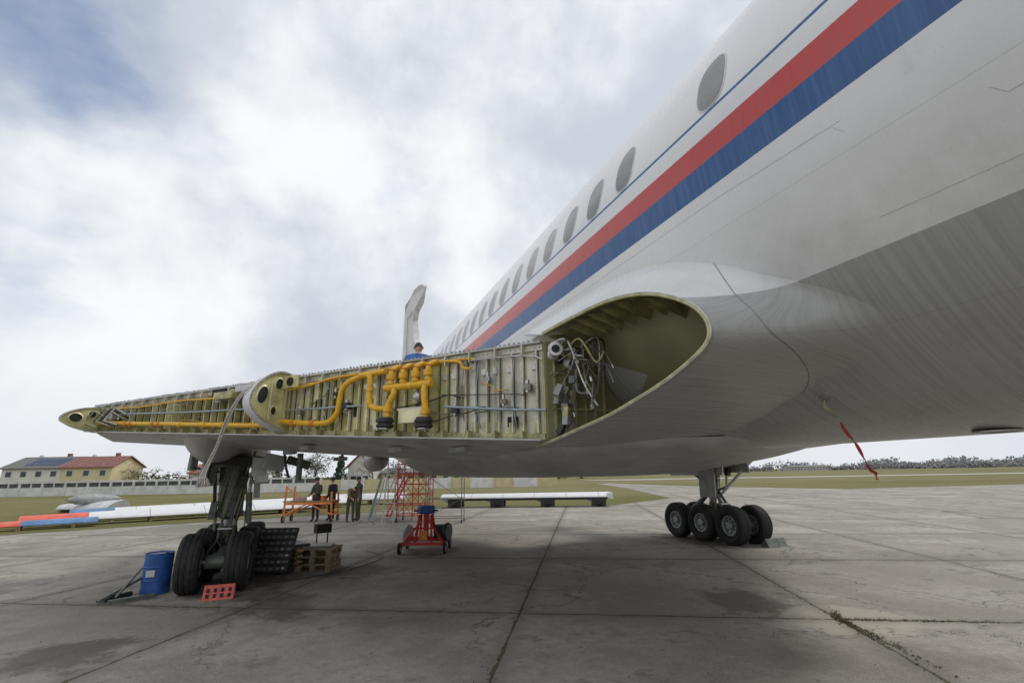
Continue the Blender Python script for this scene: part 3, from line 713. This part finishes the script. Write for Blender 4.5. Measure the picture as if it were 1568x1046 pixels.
for q in((-.12,-.1),(.12,-.1),(-.12,.1),(.12,.1)): b.beam((.15+q[0],13.2+q[1],.1),(.15+q[0],13.2+q[1],.55),.03,.03,blk)
b.obj('equipment_box_stand')
b=B(); b.tube([V(q) for q in catmull([(-.6,10.3,.02),(.2,10.6,.02),(.9,11.2,.02),(1.5,12.3,.02),(1.2,13.4,.02)],6)],.008,blk,6); b.obj('ground_cable')
b=B(); o=V((2.55,12.75,0)); R=Euler((0,0,-.37)).to_matrix()
def T(x,y,z): return o+R@V((x,y,z))
for x in(-.48,.48):
    b.beam(T(x,-.45,.2),T(x,.45,.2),.06,.07,redp)
    for y in(-.45,.45): b.wheel(T(x*1.12,y,.13),.13,.07,tuple(R@V((1,0,0))))
b.beam(T(-.5,-.4,.22),T(.5,-.4,.22),.06,.07,redp); b.beam(T(-.5,.4,.22),T(.5,.4,.22),.06,.07,redp); b.beam(T(-.5,0,.3),T(.5,0,.3),.07,.09,redp)
for x in(-.2,.2):
    b.beam(T(x,-.35,.22),T(x*.7,-.1,.85),.05,.05,redp); b.beam(T(x,.35,.22),T(x*.7,.1,.85),.05,.05,redp)
b.beam(T(-.48,-.42,.25),T(-.1,-.1,.7),.04,.04,redp); b.beam(T(.48,-.42,.25),T(.1,-.1,.7),.04,.04,redp); b.beam(T(-.28,-.2,.55),T(.28,-.2,.55),.04,.04,redp)
b.cyl(T(0,0,.3),T(0,0,.9),.07,redp,16); b.lathe([(0,.001),(0,.2),(.03,.22),(.16,.22),(.18,.2),(.18,.001)],T(0,0,.88),(0,0,1),bluep,24); b.cyl(T(-.3,-.1,.95),T(.3,-.1,.95),.02,blk,8)
b.box(T(.35,.1,.45),(.28,.3,.3),blk,mtx=R); b.lathe([(0,.2),(.06,.22),(.1,.2),(.1,.01)],T(.5,-.1,.45),tuple(R@V((1,-.3,0))),blk,24); b.lathe([(0,.2),(.06,.22),(.1,.2),(.1,.01)],T(-.5,.1,.4),tuple(R@V((1,-.3,0))),greyp,24)
b.box(T(0,-.3,.4),(.2,.15,.2),orangep,mtx=R)
b.obj('red_maintenance_dolly')
b=B(); o=V((3.75,21.1,0)); R=Euler((0,0,-.37)).to_matrix()
wd,dp=.62,.6
for x in(-wd,0,wd):
    for y in(-dp,dp): b.cyl(T(x,y,.08),T(x,y,3.0 if x>-.5 else 2.4),.022,redp,8)
for z in(.25,.65,1.05,1.45,1.85,2.25,2.9):
    for y in(-dp,dp): b.cyl(T(-wd if z<2.5 else 0,y,z),T(wd,y,z),.016,redp,8)
    for x in(-wd,0,wd):
        if z<2.5 or x>=0: b.cyl(T(x,-dp,z),T(x,dp,z),.016,redp,8)
for x0_ in(-wd,0):
    for z in(.25,1.05,1.85):
        if z>1.5 and x0_<0: continue
        for y in(-dp,dp):
            b.cyl(T(x0_,y,z),T(x0_+wd,y,z+.8),.013,redp,6); b.cyl(T(x0_+wd,y,z),T(x0_,y,z+.8),.013,redp,6)
for k in range(8): b.box(T(-wd-.45+k*.1,0,.25+k*.22),(.16,.7,.03),redp,mtx=R)
for y in(-.36,.36): b.beam(T(-wd-.5,y,.15),T(-wd+.3,y,1.95),.05,.05,redp); b.cyl(T(-wd-.45,y,1.1),T(-wd+.3,y,2.8),.016,redp,8)
b.box(T(.31,0,1.87),(.62,1.15,.03),wood,mtx=R)
for x in(-wd,wd):
    for y in(-dp,dp): b.wheel(T(x,y,.09),.09,.05,tuple(R@V((1,0,0))))
b.obj('red_scaffold_stairs')
b=B(); o=V((4.7,19.8,0))
for x in(-.7,.7):
    for y in(-.5,.5): b.cyl(T(x,y,.06),T(x,y,1.85),.018,dullal,8); b.wheel(T(x,y,.07),.07,.04,tuple(R@V((1,0,0))))
for z in(.2,.9,1.8):
    for y in(-.5,.5): b.cyl(T(-.7,y,z),T(.7,y,z),.014,dullal,8)
    for x in(-.7,.7): b.cyl(T(x,-.5,z),T(x,.5,z),.014,dullal,8)
b.cyl(T(-.7,-.5,.2),T(.7,-.5,.9),.012,dullal,6); b.cyl(T(.7,-.5,.9),T(-.7,-.5,1.8),.012,dullal,6)
b.obj('aluminium_access_frame')
b=B(); o=V((2.75,21.0,0))
for x in(-.22,.22):
    b.beam(T(x,-.45,0),T(x*.8,0,2.3),.05,.03,alum); b.beam(T(x,.45,0),T(x*.8,0,2.3),.04,.03,alum)
for k in range(8): b.box(T(0,-.45+.05*k+.03,.27*(k+1)-.05),(.42,.09,.025),alum,mtx=R)
b.obj('step_ladder')
b=B(); b.beam((1.95,21.6,0),(2.35,21.2,1.75),.09,.05,bluegrey); b.beam((2.15,21.7,0),(2.5,21.3,1.7),.04,.04,offwhite); b.box((1.95,21.55,.04),(.4,.3,.08),greyp); b.beam((2.0,21.5,.1),(2.3,21.9,.9),.04,.04,greyp); b.obj('wing_support_jack')
b=B(); o=V((-.25,23.3,0))
for x in(-1.0,1.0):
    for y in(-.4,.4): b.beam(T(x,y,.1),T(x*.95,y,1.45 if x<0 else 1.2),.08,.08,orangep); b.wheel(T(x,y,.14),.14,.06,tuple(R@V((1,0,0))))
    b.beam(T(x,-.4,.3),T(x,.4,.3),.06,.06,orangep)
for y in(-.4,.4): b.beam(T(-1,y,.75),T(1,y,.75),.08,.1,orangep); b.beam(T(-1,y,.3),T(0,y,.75),.05,.05,orangep); b.beam(T(1,y,.3),T(0,y,.75),.05,.05,orangep)
b.box(T(0,0,.83),(2.1,.9,.04),wood,mtx=R); b.box(T(.3,0,.95),(.5,.4,.2),orangep,mtx=R); b.box(T(-.5,0,.92),(.4,.3,.14),greyp,mtx=R); b.beam(T(-.95,-.4,1.4),T(-.2,-.4,.9),.05,.05,orangep)
b.obj('orange_work_trestle')
# removed wing panels on the ground
def slabwing(p0,p1,c0,c1,th,z0,tipm=None,tipf=.8,feet=True,m=white,tip2=None,tip2f=2):
    b=B(); p0=V(p0);p1=V(p1); d=(p1-p0); L_=d.length; d.normalize(); s_=d.cross(V((0,0,1)))*1.0
    pf=[(0,.0),(.03,.35),(.12,.75),(.3,1.),(.6,.8),(.85,.4),(1,.08),(1,.0),(.6,-.15),(.2,-.25),(.05,-.2)]
    N=16; rows=[]
    for i in range(N+1):
        t=i/N; c=c0+(c1-c0)*t; q=p0+d*L_*t
        rows.append([q+s_*(.5-a)*c+V((0,0,z0+h*th*(c/c0)**.5)) for a,h in pf])
    n_=len(pf); vs=[p for r in rows for p in r]
    for i in range(N):
        mm=tipm if (tipm and i/N>=tipf) else m
        if tip2 and i/N>=tip2f: mm=tip2
        b.add(vs,[(i*n_+k,i*n_+(k+1)%n_,(i+1)*n_+(k+1)%n_,(i+1)*n_+k) for k in range(n_)],mm,True)
        if i%3==1:
            b.tube([rows[i][k]+V((0,0,.004)) for k in range(0,7)],.012,greyp,5)
    b.add(vs,[tuple(range(n_)),tuple(N*n_+k for k in range(n_-1,-1,-1))],greyp)
    if feet:
        for t in(.12,.38,.62,.88):
            q=p0+d*L_*t; b.box(q+V((0,0,z0*.45)),(.12,.9,z0*.8),wood,mtx=Matrix((d,s_,V((0,0,1)))).transposed())
    return b
red_tip=mat('orange_red_tip',(.70,.13,.08),.5,0,.2,2)
bluestripe=mat('blue_panel_paint',(.10,.22,.42),.5,0,.2,2)
b=slabwing((15.0,24.3,0),(6.6,28.6,0),1.2,1.0,.24,.50,None,.8,False)
d=(V((6.6,28.6,0))-V((14.7,24.4,0))).normalized(); s_=d.cross(V((0,0,1)))
for t in(.6,3.4,6.2,8.6):
    q=V((15.0,24.3,0))+d*t
    for sgn in(-1,1):
        qq=q+s_*.42*sgn; b.box(qq+V((0,0,.22)),(.75,.2,.40),blk,(0,0,-.48)); b.cyl(qq+V((0,-.1,.17))-d*.1,qq+V((0,-.1,.17))+d*.1,.15,dark,14); b.beam(qq+V((0,0,.1)),qq+d*.7+V((0,0,.45)),.08,.1,greyp)
q=V((15.0,24.3,0)); b.beam(q+d*.1-s_*.52+V((0,0,.44)),q+d*9-s_*.45+V((0,0,.44)),.05,.14,blk)
b.beam(q+d*.1+s_*.56+V((0,0,.44)),q+d*9+s_*.5+V((0,0,.44)),.05,.14,blk)
b.box(q-d*.02+V((0,0,.55)),(.3,1.1,.3),offwhite,(0,0,-.48))
b.obj('removed_slat')
b=slabwing((-.5,30.5,0),(-11.3,26.6,0),1.7,.7,.40,.22,red_tip,.80,True); b.obj('removed_flap')
b=slabwing((1.5,33.5,0),(-10.5,28.8,0),1.5,.8,.42,.25,bluestripe,.86,True); b.obj('removed_flap')
b=slabwing((-8.6,26.4,0),(-14.5,24.6,0),.75,.4,.2,.16,red_tip,.35,True,bluestripe,bluestripe,.8); b.obj('removed_spoiler')
b=slabwing((-11.2,37.0,0),(-14.6,38.6,0),1.8,.5,.5,.2,None,.8,True,offwhite)
b.lathe([(0,.05),(.4,.26),(1.2,.32),(2.2,.2),(2.6,.02)],(-13.8,37.2,.75),(.8,.5,0),greyp,16); b.obj('removed_fairing')
b=slabwing((5.5,34.5,0),(-.5,36.5,0),1.5,1.2,.4,.3,None,.8,True,offwhite); b.obj('removed_panel')
# ------------------------------------------------------------------ people
skinm=mat('skin',(.50,.30,.21),.6,0,.1,20)
hairm=mat('hair',(.05,.035,.02),.8,0,.3,60)
def human(name,loc,ang,ov,jacket,trouser,cap=None):
    J=dict(pel=(0,0,.93),sp=(0,.0,1.12),ch=(0,0,1.36),nk=(0,.0,1.50),hd=(0,.02,1.58))
    for s,sx in(('l',-1),('r',1)):
        J.update({'hp'+s:(sx*.095,0,.88),'kn'+s:(sx*.11,.02,.49),'an'+s:(sx*.12,-.01,.09),'to'+s:(sx*.13,.15,.035),
                  'sh'+s:(sx*.18,0,1.42),'el'+s:(sx*.24,-.02,1.14),'wr'+s:(sx*.25,.06,.89)})
    J.update(ov)
    E=[('pel','sp'),('sp','ch'),('ch','nk'),('nk','hd')]
    for s in 'lr': E+=[('pel','hp'+s),('hp'+s,'kn'+s),('kn'+s,'an'+s),('an'+s,'to'+s),('ch','sh'+s),('sh'+s,'el'+s),('el'+s,'wr'+s)]
    rad=dict(pel=.145,sp=.14,ch=.155,nk=.06,hd=.055,hp=.10,kn=.065,an=.05,to=.04,sh=.08,el=.055,wr=.036)
    keys=list(J); me=bpy.data.meshes.new(name); me.from_pydata([J[k] for k in keys],[(keys.index(a),keys.index(c)) for a,c in E],[])
    o=bpy.data.objects.new(name,me); C.objects.link(o)
    o.modifiers.new('skin','SKIN'); 
    for i,k in enumerate(keys):
        r=rad.get(k) or rad[k[:2]]; sv=me.skin_vertices[0].data[i]; sv.radius=(r,r*.8 if k in('sp','ch','pel') else r); sv.use_root=(k=='pel')
    sb=o.modifiers.new('sub','SUBSURF'); sb.levels=2
    dg=bpy.context.evaluated_depsgraph_get(); em=bpy.data.meshes.new_from_object(o.evaluated_get(dg))
    bb=B(); vs=[v.co.copy() for v in em.vertices]
    shoe=blk
    groups={}
    for p in em.polygons:
        c=p.center; best=None;bd=9
        for a,e2 in E:
            A=V(J[a]);Bv=V(J[e2]); t=max(0,min(1,(c-A).dot(Bv-A)/max(1e-6,(Bv-A).length_squared))); dd=(A+(Bv-A)*t-c).length
            if dd<bd: bd=dd;best=(a,e2,t)
        a,e2,t=best
        if e2=='hd': m=skinm
        elif e2[:2]=='to' or (e2[:2]=='an' and t>.93): m=shoe
        elif e2[:2] in('hp','kn','an'): m=trouser
        elif a=='pel' and t<.2: m=trouser
        else: m=jacket
        groups.setdefault(m,[]).append(tuple(p.vertices))
    for m,f in groups.items(): bb.add(vs,f,m,True)
    bpy.data.objects.remove(o)
    hdir=(V(J['hd'])-V(J['nk'])).normalized(); hc=V(J['hd'])+hdir*.10
    fwd=V((0,1,0)); fwd=(fwd-hdir*fwd.dot(hdir)).normalized(); rt=fwd.cross(hdir)
    vs=[];fs=[];nu,nv=20,14
    for j in range(nv+1):
        ph=math.pi*j/nv
        for i in range(nu):
            th=2*math.pi*i/nu; x=math.sin(ph)*math.cos(th);y=math.sin(ph)*math.sin(th);z=math.cos(ph)
            wx=.076*(1-.18*max(0,-z)); wy=.097
            yy=y*wy
            if y>.5 and abs(x)<.22 and -.45<z<.0: yy+=.022*(1-abs(x)/.22)
            if y>.5 and .0<z<.2 and .2<abs(x)<.6: yy-=.006
            vs.append(hc+rt*(x*wx)+fwd*yy+hdir*(z*.118))
    ff={skinm:[],hairm:[]}
    for j in range(nv):
        for i in range(nu):
            i2=(i+1)%nu; th=2*math.pi*(i+.5)/nu; zz=math.cos(math.pi*(j+.5)/nv)
            hair=zz>.55 or (zz>-.35 and math.sin(th)<-.1)
            ff[hairm if hair else skinm].append((j*nu+i,j*nu+i2,(j+1)*nu+i2,(j+1)*nu+i))
    for m,f in ff.items(): bb.add(vs,f,m,True)
    for sx in(-1,1):
        ec=hc+rt*sx*.03+fwd*.088+hdir*.01; bb.box(ec,(.018,.008,.009),dark)
        bb.tube([hc+rt*sx*.074+hdir*.025,hc+rt*sx*.088-fwd*.012,hc+rt*sx*.074-hdir*.03],.011,skinm,6)
    bb.box(hc+fwd*.088-hdir*.052,(.042,.01,.008),redp)
    if cap:
        bb.lathe([(-.02,.101),(.05,.1),(.09,.07),(.105,.001)],hc+hdir*.035,hdir,cap,20)
        bb.box(hc+fwd*.12+hdir*.03,(.13,.09,.012),cap)
    for s,sx in(('l',-1),('r',1)):
        w=V(J['wr'+s]); d=(w-V(J['el'+s])).normalized(); side=d.cross(V((1,0,0)))
        if side.length<.2: side=V((0,1,0))
        side.normalize(); nrm=d.cross(side)*sx
        bb.tube([w-d*.01,w+d*.03,w+d*.075,w+d*.09],.03,skinm,10,True,[.026,.034,.036,.028])
        for k,ln in enumerate((.062,.075,.07,.055)):
            q=w+d*.085+side*(-.03+.02*k); bb.tube([q-d*.02,q+d*ln*.45,q+d*ln*.8-nrm*.015,q+d*ln*.9-nrm*.035],.009,skinm,6,True,[.009,.0085,.008,.006])
        q=w+d*.03-side*.03; bb.tube([q,q-side*.03+d*.025,q-side*.035+d*.055],.011,skinm,6,True,[.012,.011,.008])
    Mx=Matrix.Translation(V(loc))@Matrix.Rotation(ang,4,'Z'); bb.v=[Mx@v for v in bb.v]
    bb.obj(name)
jk=mat('khaki_jacket',(.16,.13,.075),.85,0,.3,12); jg=mat('dark_green_jacket',(.045,.055,.035),.85,0,.3,12); jb=mat('blue_overall',(.04,.13,.36),.8,0,.3,12); td=mat('dark_trousers',(.03,.032,.04),.85,0,.3,12); tk=mat('camo_trousers',(.08,.08,.05),.85,0,.4,18)
bend=dict(sp=(0,.06,1.10),ch=(0,.25,1.24),nk=(0,.38,1.30),hd=(0,.45,1.31),shl=(-.18,.28,1.27),shr=(.18,.28,1.27),ell=(-.22,.40,1.03),elr=(.22,.40,1.03),wrl=(-.12,.60,.92),wrr=(.14,.60,.93))
human('mechanic',(-.08,23.0,0),2.4,dict(ell=(-.25,.05,1.16),wrl=(-.15,.28,1.12),elr=(.24,.05,1.16),wrr=(.12,.28,1.1)),jg,td,blk)
human('mechanic',(1.25,22.0,0),-2.9,bend,jk,tk,None)
human('mechanic',(1.6,22.6,0),1.9,dict(ell=(-.25,.05,1.16),wrl=(-.1,.30,1.2)),jg,tk,blk)
human('mechanic',(.55,23.4,0),.8,dict(wrr=(.2,.25,1.1),elr=(.25,.02,1.15)),td,td,blk)
crouch=dict(pel=(0,-.1,.32),sp=(0,-.02,.50),ch=(0,.08,.72),nk=(0,.14,.86),hd=(0,.18,.93),shl=(-.18,.1,.78),shr=(.18,.1,.78),ell=(-.26,.26,.55),elr=(.26,.26,.55),wrl=(-.14,.46,.42),wrr=(.14,.46,.4),
  hpl=(-.1,-.08,.30),hpr=(.1,-.08,.30),knl=(-.17,.33,.42),knr=(.17,.33,.42),anl=(-.14,.02,.09),anr=(.14,.02,.09),tol=(-.15,.17,.035),tor=(.15,.17,.035))
human('mechanic_crouching_on_wing',(1.46,8.45,3.05),-.2,crouch,jb,jb,None)
# ------------------------------------------------------------------ setting: fence, houses, trees
fw=mat('fence_concrete',(.62,.62,.60),.8,0,.15,1.); fd=mat('fence_gap',(.09,.095,.09),.9,0,.3,2.)
b=B(); RS=Matrix(((.933,.361,0),(-.361,.933,0),(0,0,1)))
X=-110.
while X<-27:
    b.box(W(X+1.5,66,.55),(3.0,.12,1.1),fw,mtx=RS); b.box(W(X+1.5,66,1.75),(3.0,.14,.25),fw,mtx=RS)
    b.box(W(X,66,.95),(.28,.22,1.9),fw,mtx=RS); b.box(W(X+1.5,66.05,1.36),(2.8,.05,.52),fd,mtx=RS); b.box(W(X+1.5,66,1.36),(.15,.13,.52),fw,mtx=RS)
    X+=3.0
b.obj('concrete_fence')
cream=mat('cream_wall',(.55,.47,.28),.85,0,.12,1.)
b=B()
for X in range(-27,6,3): b.box(W(X+1.5,70,.7),(2.9,.15,1.4),cream if X%2 else fw,mtx=RS); b.box(W(X,70,.8),(.25,.25,1.6),fw,mtx=RS)
b.obj('boundary_wall')
roofr=mat('roof_tile_red',(.24,.11,.09),.85,0,.25,2.); roofg=mat('roof_grey',(.17,.165,.165),.8,0,.2,2.); roofo=mat('roof_orange',(.42,.17,.11),.85,0,.2,2.)
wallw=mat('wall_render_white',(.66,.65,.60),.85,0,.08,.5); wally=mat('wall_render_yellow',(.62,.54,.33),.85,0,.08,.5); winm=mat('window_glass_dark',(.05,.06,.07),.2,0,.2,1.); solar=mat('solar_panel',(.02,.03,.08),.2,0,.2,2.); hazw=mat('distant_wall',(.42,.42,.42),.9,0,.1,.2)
def house(name,X,Y,w,d,eave,ridge,wall,roof,sol=False,chim=True,gable=False):
    e=empty(name,W(X,Y)); b=B(); b.box(W(X,Y,eave/2),(w,d,eave),wall,mtx=RS)
    hx=w/2;hy=d/2
    if not gable: g=[W(X-hx,Y-hy,eave),W(X-hx,Y+hy,eave),W(X-hx,Y,ridge-.1),W(X+hx,Y-hy,eave),W(X+hx,Y+hy,eave),W(X+hx,Y,ridge-.1)]
    else: g=[W(X-hx,Y-hy,eave),W(X+hx,Y-hy,eave),W(X,Y-hy,ridge-.1),W(X-hx,Y+hy,eave),W(X+hx,Y+hy,eave),W(X,Y+hy,ridge-.1)]
    b.add(g,[(0,1,2),(3,4,5)],wall); b.obj('walls',e)
    b=B(); ov=.45
    if not gable: q=[[W(X-hx-ov,Y-hy-ov,eave-.15),W(X+hx+ov,Y-hy-ov,eave-.15),W(X+hx+ov,Y,ridge),W(X-hx-ov,Y,ridge)],[W(X-hx-ov,Y+hy+ov,eave-.15),W(X+hx+ov,Y+hy+ov,eave-.15),W(X+hx+ov,Y,ridge),W(X-hx-ov,Y,ridge)]]
    else: q=[[W(X-hx-ov,Y-hy-ov,eave-.15),W(X-hx-ov,Y+hy+ov,eave-.15),W(X,Y+hy+ov,ridge),W(X,Y-hy-ov,ridge)],[W(X+hx+ov,Y-hy-ov,eave-.15),W(X+hx+ov,Y+hy+ov,eave-.15),W(X,Y+hy+ov,ridge),W(X,Y-hy-ov,ridge)]]
    for f in q:
        b.add(f+[p+V((0,0,.18)) for p in f],[(0,1,2,3),(4,5,6,7),(0,1,5,4),(1,2,6,5),(2,3,7,6),(3,0,4,7)],roof)
    if chim: b.box(W(X+w*.2,Y+.5,ridge+.2),(.6,.6,1.2),roofr,mtx=RS); b.box(W(X-w*.3,Y+.5,ridge+.1),(.5,.5,.9),wallw,mtx=RS)
    b.obj('roof',e)
    if sol:
        b=B()
        for i in range(6):
            x0=X-hx*.4+i*1.15
            def rp(x,t): return W(x,Y-hy-ov+(hy+ov)*t,eave-.15+(ridge-eave+.15)*t+.27)
            for t0 in(.2,.52): b.add([rp(x0,t0),rp(x0+1.05,t0),rp(x0+1.05,t0+.29),rp(x0,t0+.29)],[(0,1,2,3)],solar)
        b.obj('solar_panels',e)
    b=B(); nwin=max(2,int(w/2.4))
    for i in range(nwin):
        for z in((1.4,3.3) if eave>4 else (1.4,)):
            x0=X-hx+w*(i+.5)/nwin; b.box(W(x0,Y-hy-.01,z),(1.25,.08,1.15),fw,mtx=RS); b.box(W(x0,Y-hy-.03,z),(1.05,.1,.95),winm,mtx=RS)
    b.obj('windows',e)
house('white_house',-92.5,100,11.5,9,4.4,6.5,wallw,roofg,True)
house('yellow_house',-81.5,99,9.5,8,4.4,6.4,wally,roofr)
house('red_roof_house',-71,120,9,8,3.2,5.2,wallw,roofo)
house('orange_gable_house',-31.2,105,4.8,8,3.6,6.3,wallw,roofo,False,False,True)
house('red_roof_house',-110,120,10,8,3.6,6.,wally,roofr)
house('long_shed',-17,110,22,8,2.4,3.2,cream,roofg,False,False)
house('small_hangar',26,160,6,7,3.2,4.4,cream,roofg,False,False)
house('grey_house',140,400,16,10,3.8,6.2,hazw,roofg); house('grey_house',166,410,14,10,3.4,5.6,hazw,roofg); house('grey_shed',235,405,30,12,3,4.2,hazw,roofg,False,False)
bark=mat('bark',(.07,.055,.04),.9,0,.3,6.)
lf=[mat('leaf_olive',(.10,.11,.05),.8,0,.35,.6),mat('leaf_dark',(.05,.065,.028),.8,0,.3,.6),mat('leaf_brown',(.19,.15,.10),.85,0,.3,.6),mat('twig_grey',(.24,.21,.18),.9,0,.3,.6)]
conf=mat('conifer_needles',(.03,.055,.025),.8,0,.4,.8)
def leaf(b,p,s_,m):
    a=V((random.gauss(0,1),random.gauss(0,1),random.gauss(0,1))).normalized(); c=a.cross(V((random.gauss(0,1),random.gauss(0,1),random.gauss(0,1)))).normalized()
    b.add([p-a*s_,p+c*s_*.7,p+a*s_,p-c*s_*.7],[(0,1,2,3)],m)
def tree(b,p,h,w,mats,n=500,ls=.16,bare=False):
    p=V(p); lean=V((random.uniform(-.1,.1),random.uniform(-.1,.1),0))*h
    b.tube([p,p+lean*.3+V((0,0,h*.35)),p+lean+V((0,0,h*.85))],.1,bark,6,True,[h*.025,h*.018,h*.004])
    cl=[]
    for k in range(11):
        a=random.random()*6.28; z0=h*random.uniform(.25,.7); r=w*random.uniform(.35,1.)*.5
        q=p+V((math.cos(a)*r,math.sin(a)*r,z0+h*random.uniform(.08,.28)))
        b.tube([p+V((0,0,z0)),(p+q+V((0,0,z0)))/2+V((0,0,.05*h)),q],.05,bark,5,False,[h*.01,h*.007,h*.003]); cl.append((q,w*random.uniform(.14,.26)))
        if bare:
            for j in range(7):
                a2=random.random()*6.28; q2=q+V((math.cos(a2),math.sin(a2),random.uniform(.3,1.3)))*w*.16; b.tube([q,q2],.02,bark,3,False,[.03,.012])
    cl.append((p+lean+V((0,0,h*.85)),w*.2))
    for k in range(n):
        q,r=random.choice(cl); v=V((random.gauss(0,1),random.gauss(0,1),random.gauss(0,.8)))*r*.62
        pp=q+v
        if pp.z<h*.15: continue
        leaf(b,pp,ls*random.uniform(.5,1.2),random.choice(mats))
random.seed(21)
for X,Y,h,w,ms,n,ls in((-75,100,4.6,6,[lf[2],lf[3]],420,.13),(-70,108,4.2,5,[lf[2],lf[3]],350,.13),(-64,125,5,6,[lf[3],lf[2]],400,.15),(-44,95,6.2,6,[lf[2],lf[3]],420,.14),(-39.5,100,6.5,5,[lf[1],lf[0]],600,.16),(-36.5,92,5.6,5,[lf[0],lf[1]],600,.15),(-48,96,5.5,5,[lf[3],lf[2]],350,.14),(-27,96,5.6,5,[lf[2],lf[3]],450,.15),(-23,100,5,6,[lf[2],lf[0]],450,.15),(-104,108,5,6,[lf[2],lf[3]],420,.14),(-18,104,4.5,5,[lf[3],lf[2]],350,.15)):
    b=B(); tree(b,W(X,Y),h,w,ms,n,ls,True); b.obj('bare_tree' if ms[0] in(lf[2],lf[3]) else 'leafy_tree')
def conifer(X,Y,h):
    b=B(); p=W(X,Y); b.tube([p,p+V((0,0,h))],.1,bark,6,True,[.15,.02])
    for k in range(900):
        t=random.random()**.8; z=h*(.12+.88*t); r=(1-t)*h*.2*(1+.25*math.sin(z*6)); a=random.random()*6.28; rr=r*random.uniform(.5,1.05)
        leaf(b,p+V((math.cos(a)*rr,math.sin(a)*rr,z-.1*rr)),.17,conf)
    b.obj('conifer_tree')
conifer(-33.6,97,6.8); conifer(-34.8,99,5.8); conifer(-56,118,5.8)
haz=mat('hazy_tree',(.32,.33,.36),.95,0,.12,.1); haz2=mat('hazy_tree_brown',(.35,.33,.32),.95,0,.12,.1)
b=B(); 
def mass(Xa,Xb,Y0,hm,n,ls,ms,k2=60):
    for k in range(n):
        t=k/n; X=Xa+(Xb-Xa)*t+random.uniform(-3,3); Y=Y0+random.uniform(-12,12); h=hm*random.uniform(.4,1.1)*(.8+.3*math.sin(t*37)); w=h*random.uniform(.8,1.5); p=W(X,Y); m=random.choice(ms)
        for j in range(k2):
            u=V((random.gauss(0,.3)*w,random.gauss(0,.3)*w,abs(random.gauss(.45,.25))*h)); 
            if u.z>h: continue
            leaf(b,p+u,ls*random.uniform(.6,1.2),m)
mass(-200,20,160,4.6,110,.5,[lf[2],lf[3],lf[0],lf[2]])
b.obj('distant_trees'); b=B()
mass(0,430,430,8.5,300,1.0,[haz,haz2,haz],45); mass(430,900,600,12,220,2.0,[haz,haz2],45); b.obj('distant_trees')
# ------------------------------------------------------------------ world, sun, camera
w=bpy.data.worlds.new('World'); scn.world=w; w.use_nodes=True; nt=NT(w.node_tree); w.node_tree.nodes.clear()
tc=nt.n('ShaderNodeTexCoord').outputs['Generated']; spn=nt.n('ShaderNodeSeparateXYZ'); nt.l(tc,spn.inputs[0])
sky=nt.n('ShaderNodeTexSky',sky_type='NISHITA'); sky.sun_disc=False; sky.sun_elevation=math.radians(48); sky.sun_rotation=math.radians(70)
sky.altitude=200; sky.air_density=1.; sky.dust_density=1.
dz=nt.math('ADD',nt.math('MAXIMUM',spn.outputs[2],0.),.22)
cv=nt.n('ShaderNodeCombineXYZ'); nt.l(nt.math('DIVIDE',spn.outputs[0],dz),cv.inputs[0]); nt.l(nt.math('DIVIDE',spn.outputs[1],dz),cv.inputs[1])
cn=nt.noise(cv.outputs[0],1.25,8,.5)
vm=nt.n('ShaderNodeVectorMath',operation='DOT_PRODUCT'); nt.l(tc,vm.inputs[0]); vm.inputs[1].default_value=V((-.50,.66,.58)).normalized()
bias=nt.ss(vm.outputs['Value'],.86,1.,0,.19)
blue=nt.ss(nt.math('ADD',cn,bias),.57,.80)
blue=nt.math('MULTIPLY',blue,nt.ss(spn.outputs[2],.15,.38))
cn3=nt.noise(tc,2.6,7,.55)
gshade=nt.ss(cn3,.36,.62)
ccol=nt.mix(gshade,(.60,.65,.73),(.96,.97,.99))
ccol=nt.mix(nt.ss(spn.outputs[2],0,.25,.75,0),ccol,(.74,.77,.82))
bg1=nt.n('ShaderNodeBackground'); nt.l(sky.outputs[0],bg1.inputs[0]); bg1.inputs[1].default_value=.15
bg2=nt.n('ShaderNodeBackground'); nt.l(ccol,bg2.inputs[0]); bg2.inputs[1].default_value=1.
mx=nt.n('ShaderNodeMixShader'); nt.l(blue,mx.inputs[0]); nt.l(bg2.outputs[0],mx.inputs[1]); nt.l(bg1.outputs[0],mx.inputs[2])
out=nt.n('ShaderNodeOutputWorld'); nt.l(mx.outputs[0],out.inputs[0])
sun=bpy.data.lights.new('sun','SUN'); sun.energy=1.35; sun.angle=math.radians(14); sun.color=(1,.95,.88)
so=bpy.data.objects.new('sun',sun); C.objects.link(so)
az=math.radians(70); el=math.radians(48); dirv=V((math.sin(az)*math.cos(el),math.cos(az)*math.cos(el),math.sin(el)))
so.rotation_euler=dirv.to_track_quat('Z','Y').to_euler(); so.location=(0,0,30)
cam=bpy.data.cameras.new('camera'); co=bpy.data.objects.new('camera',cam); C.objects.link(co)
cam.lens=17.0; cam.sensor_width=36; cam.clip_end=6000; cam.clip_start=.05
co.matrix_world=Matrix.Translation((0,0,1.8))@Matrix.Rotation(math.radians(-21.15),4,'Z')@Matrix.Rotation(math.radians(90+15.27),4,'X')@Matrix.Rotation(math.radians(-1.03),4,'Z')
scn.camera=co
scn.view_settings.view_transform='Standard'; scn.view_settings.look='None'; scn.view_settings.exposure=0
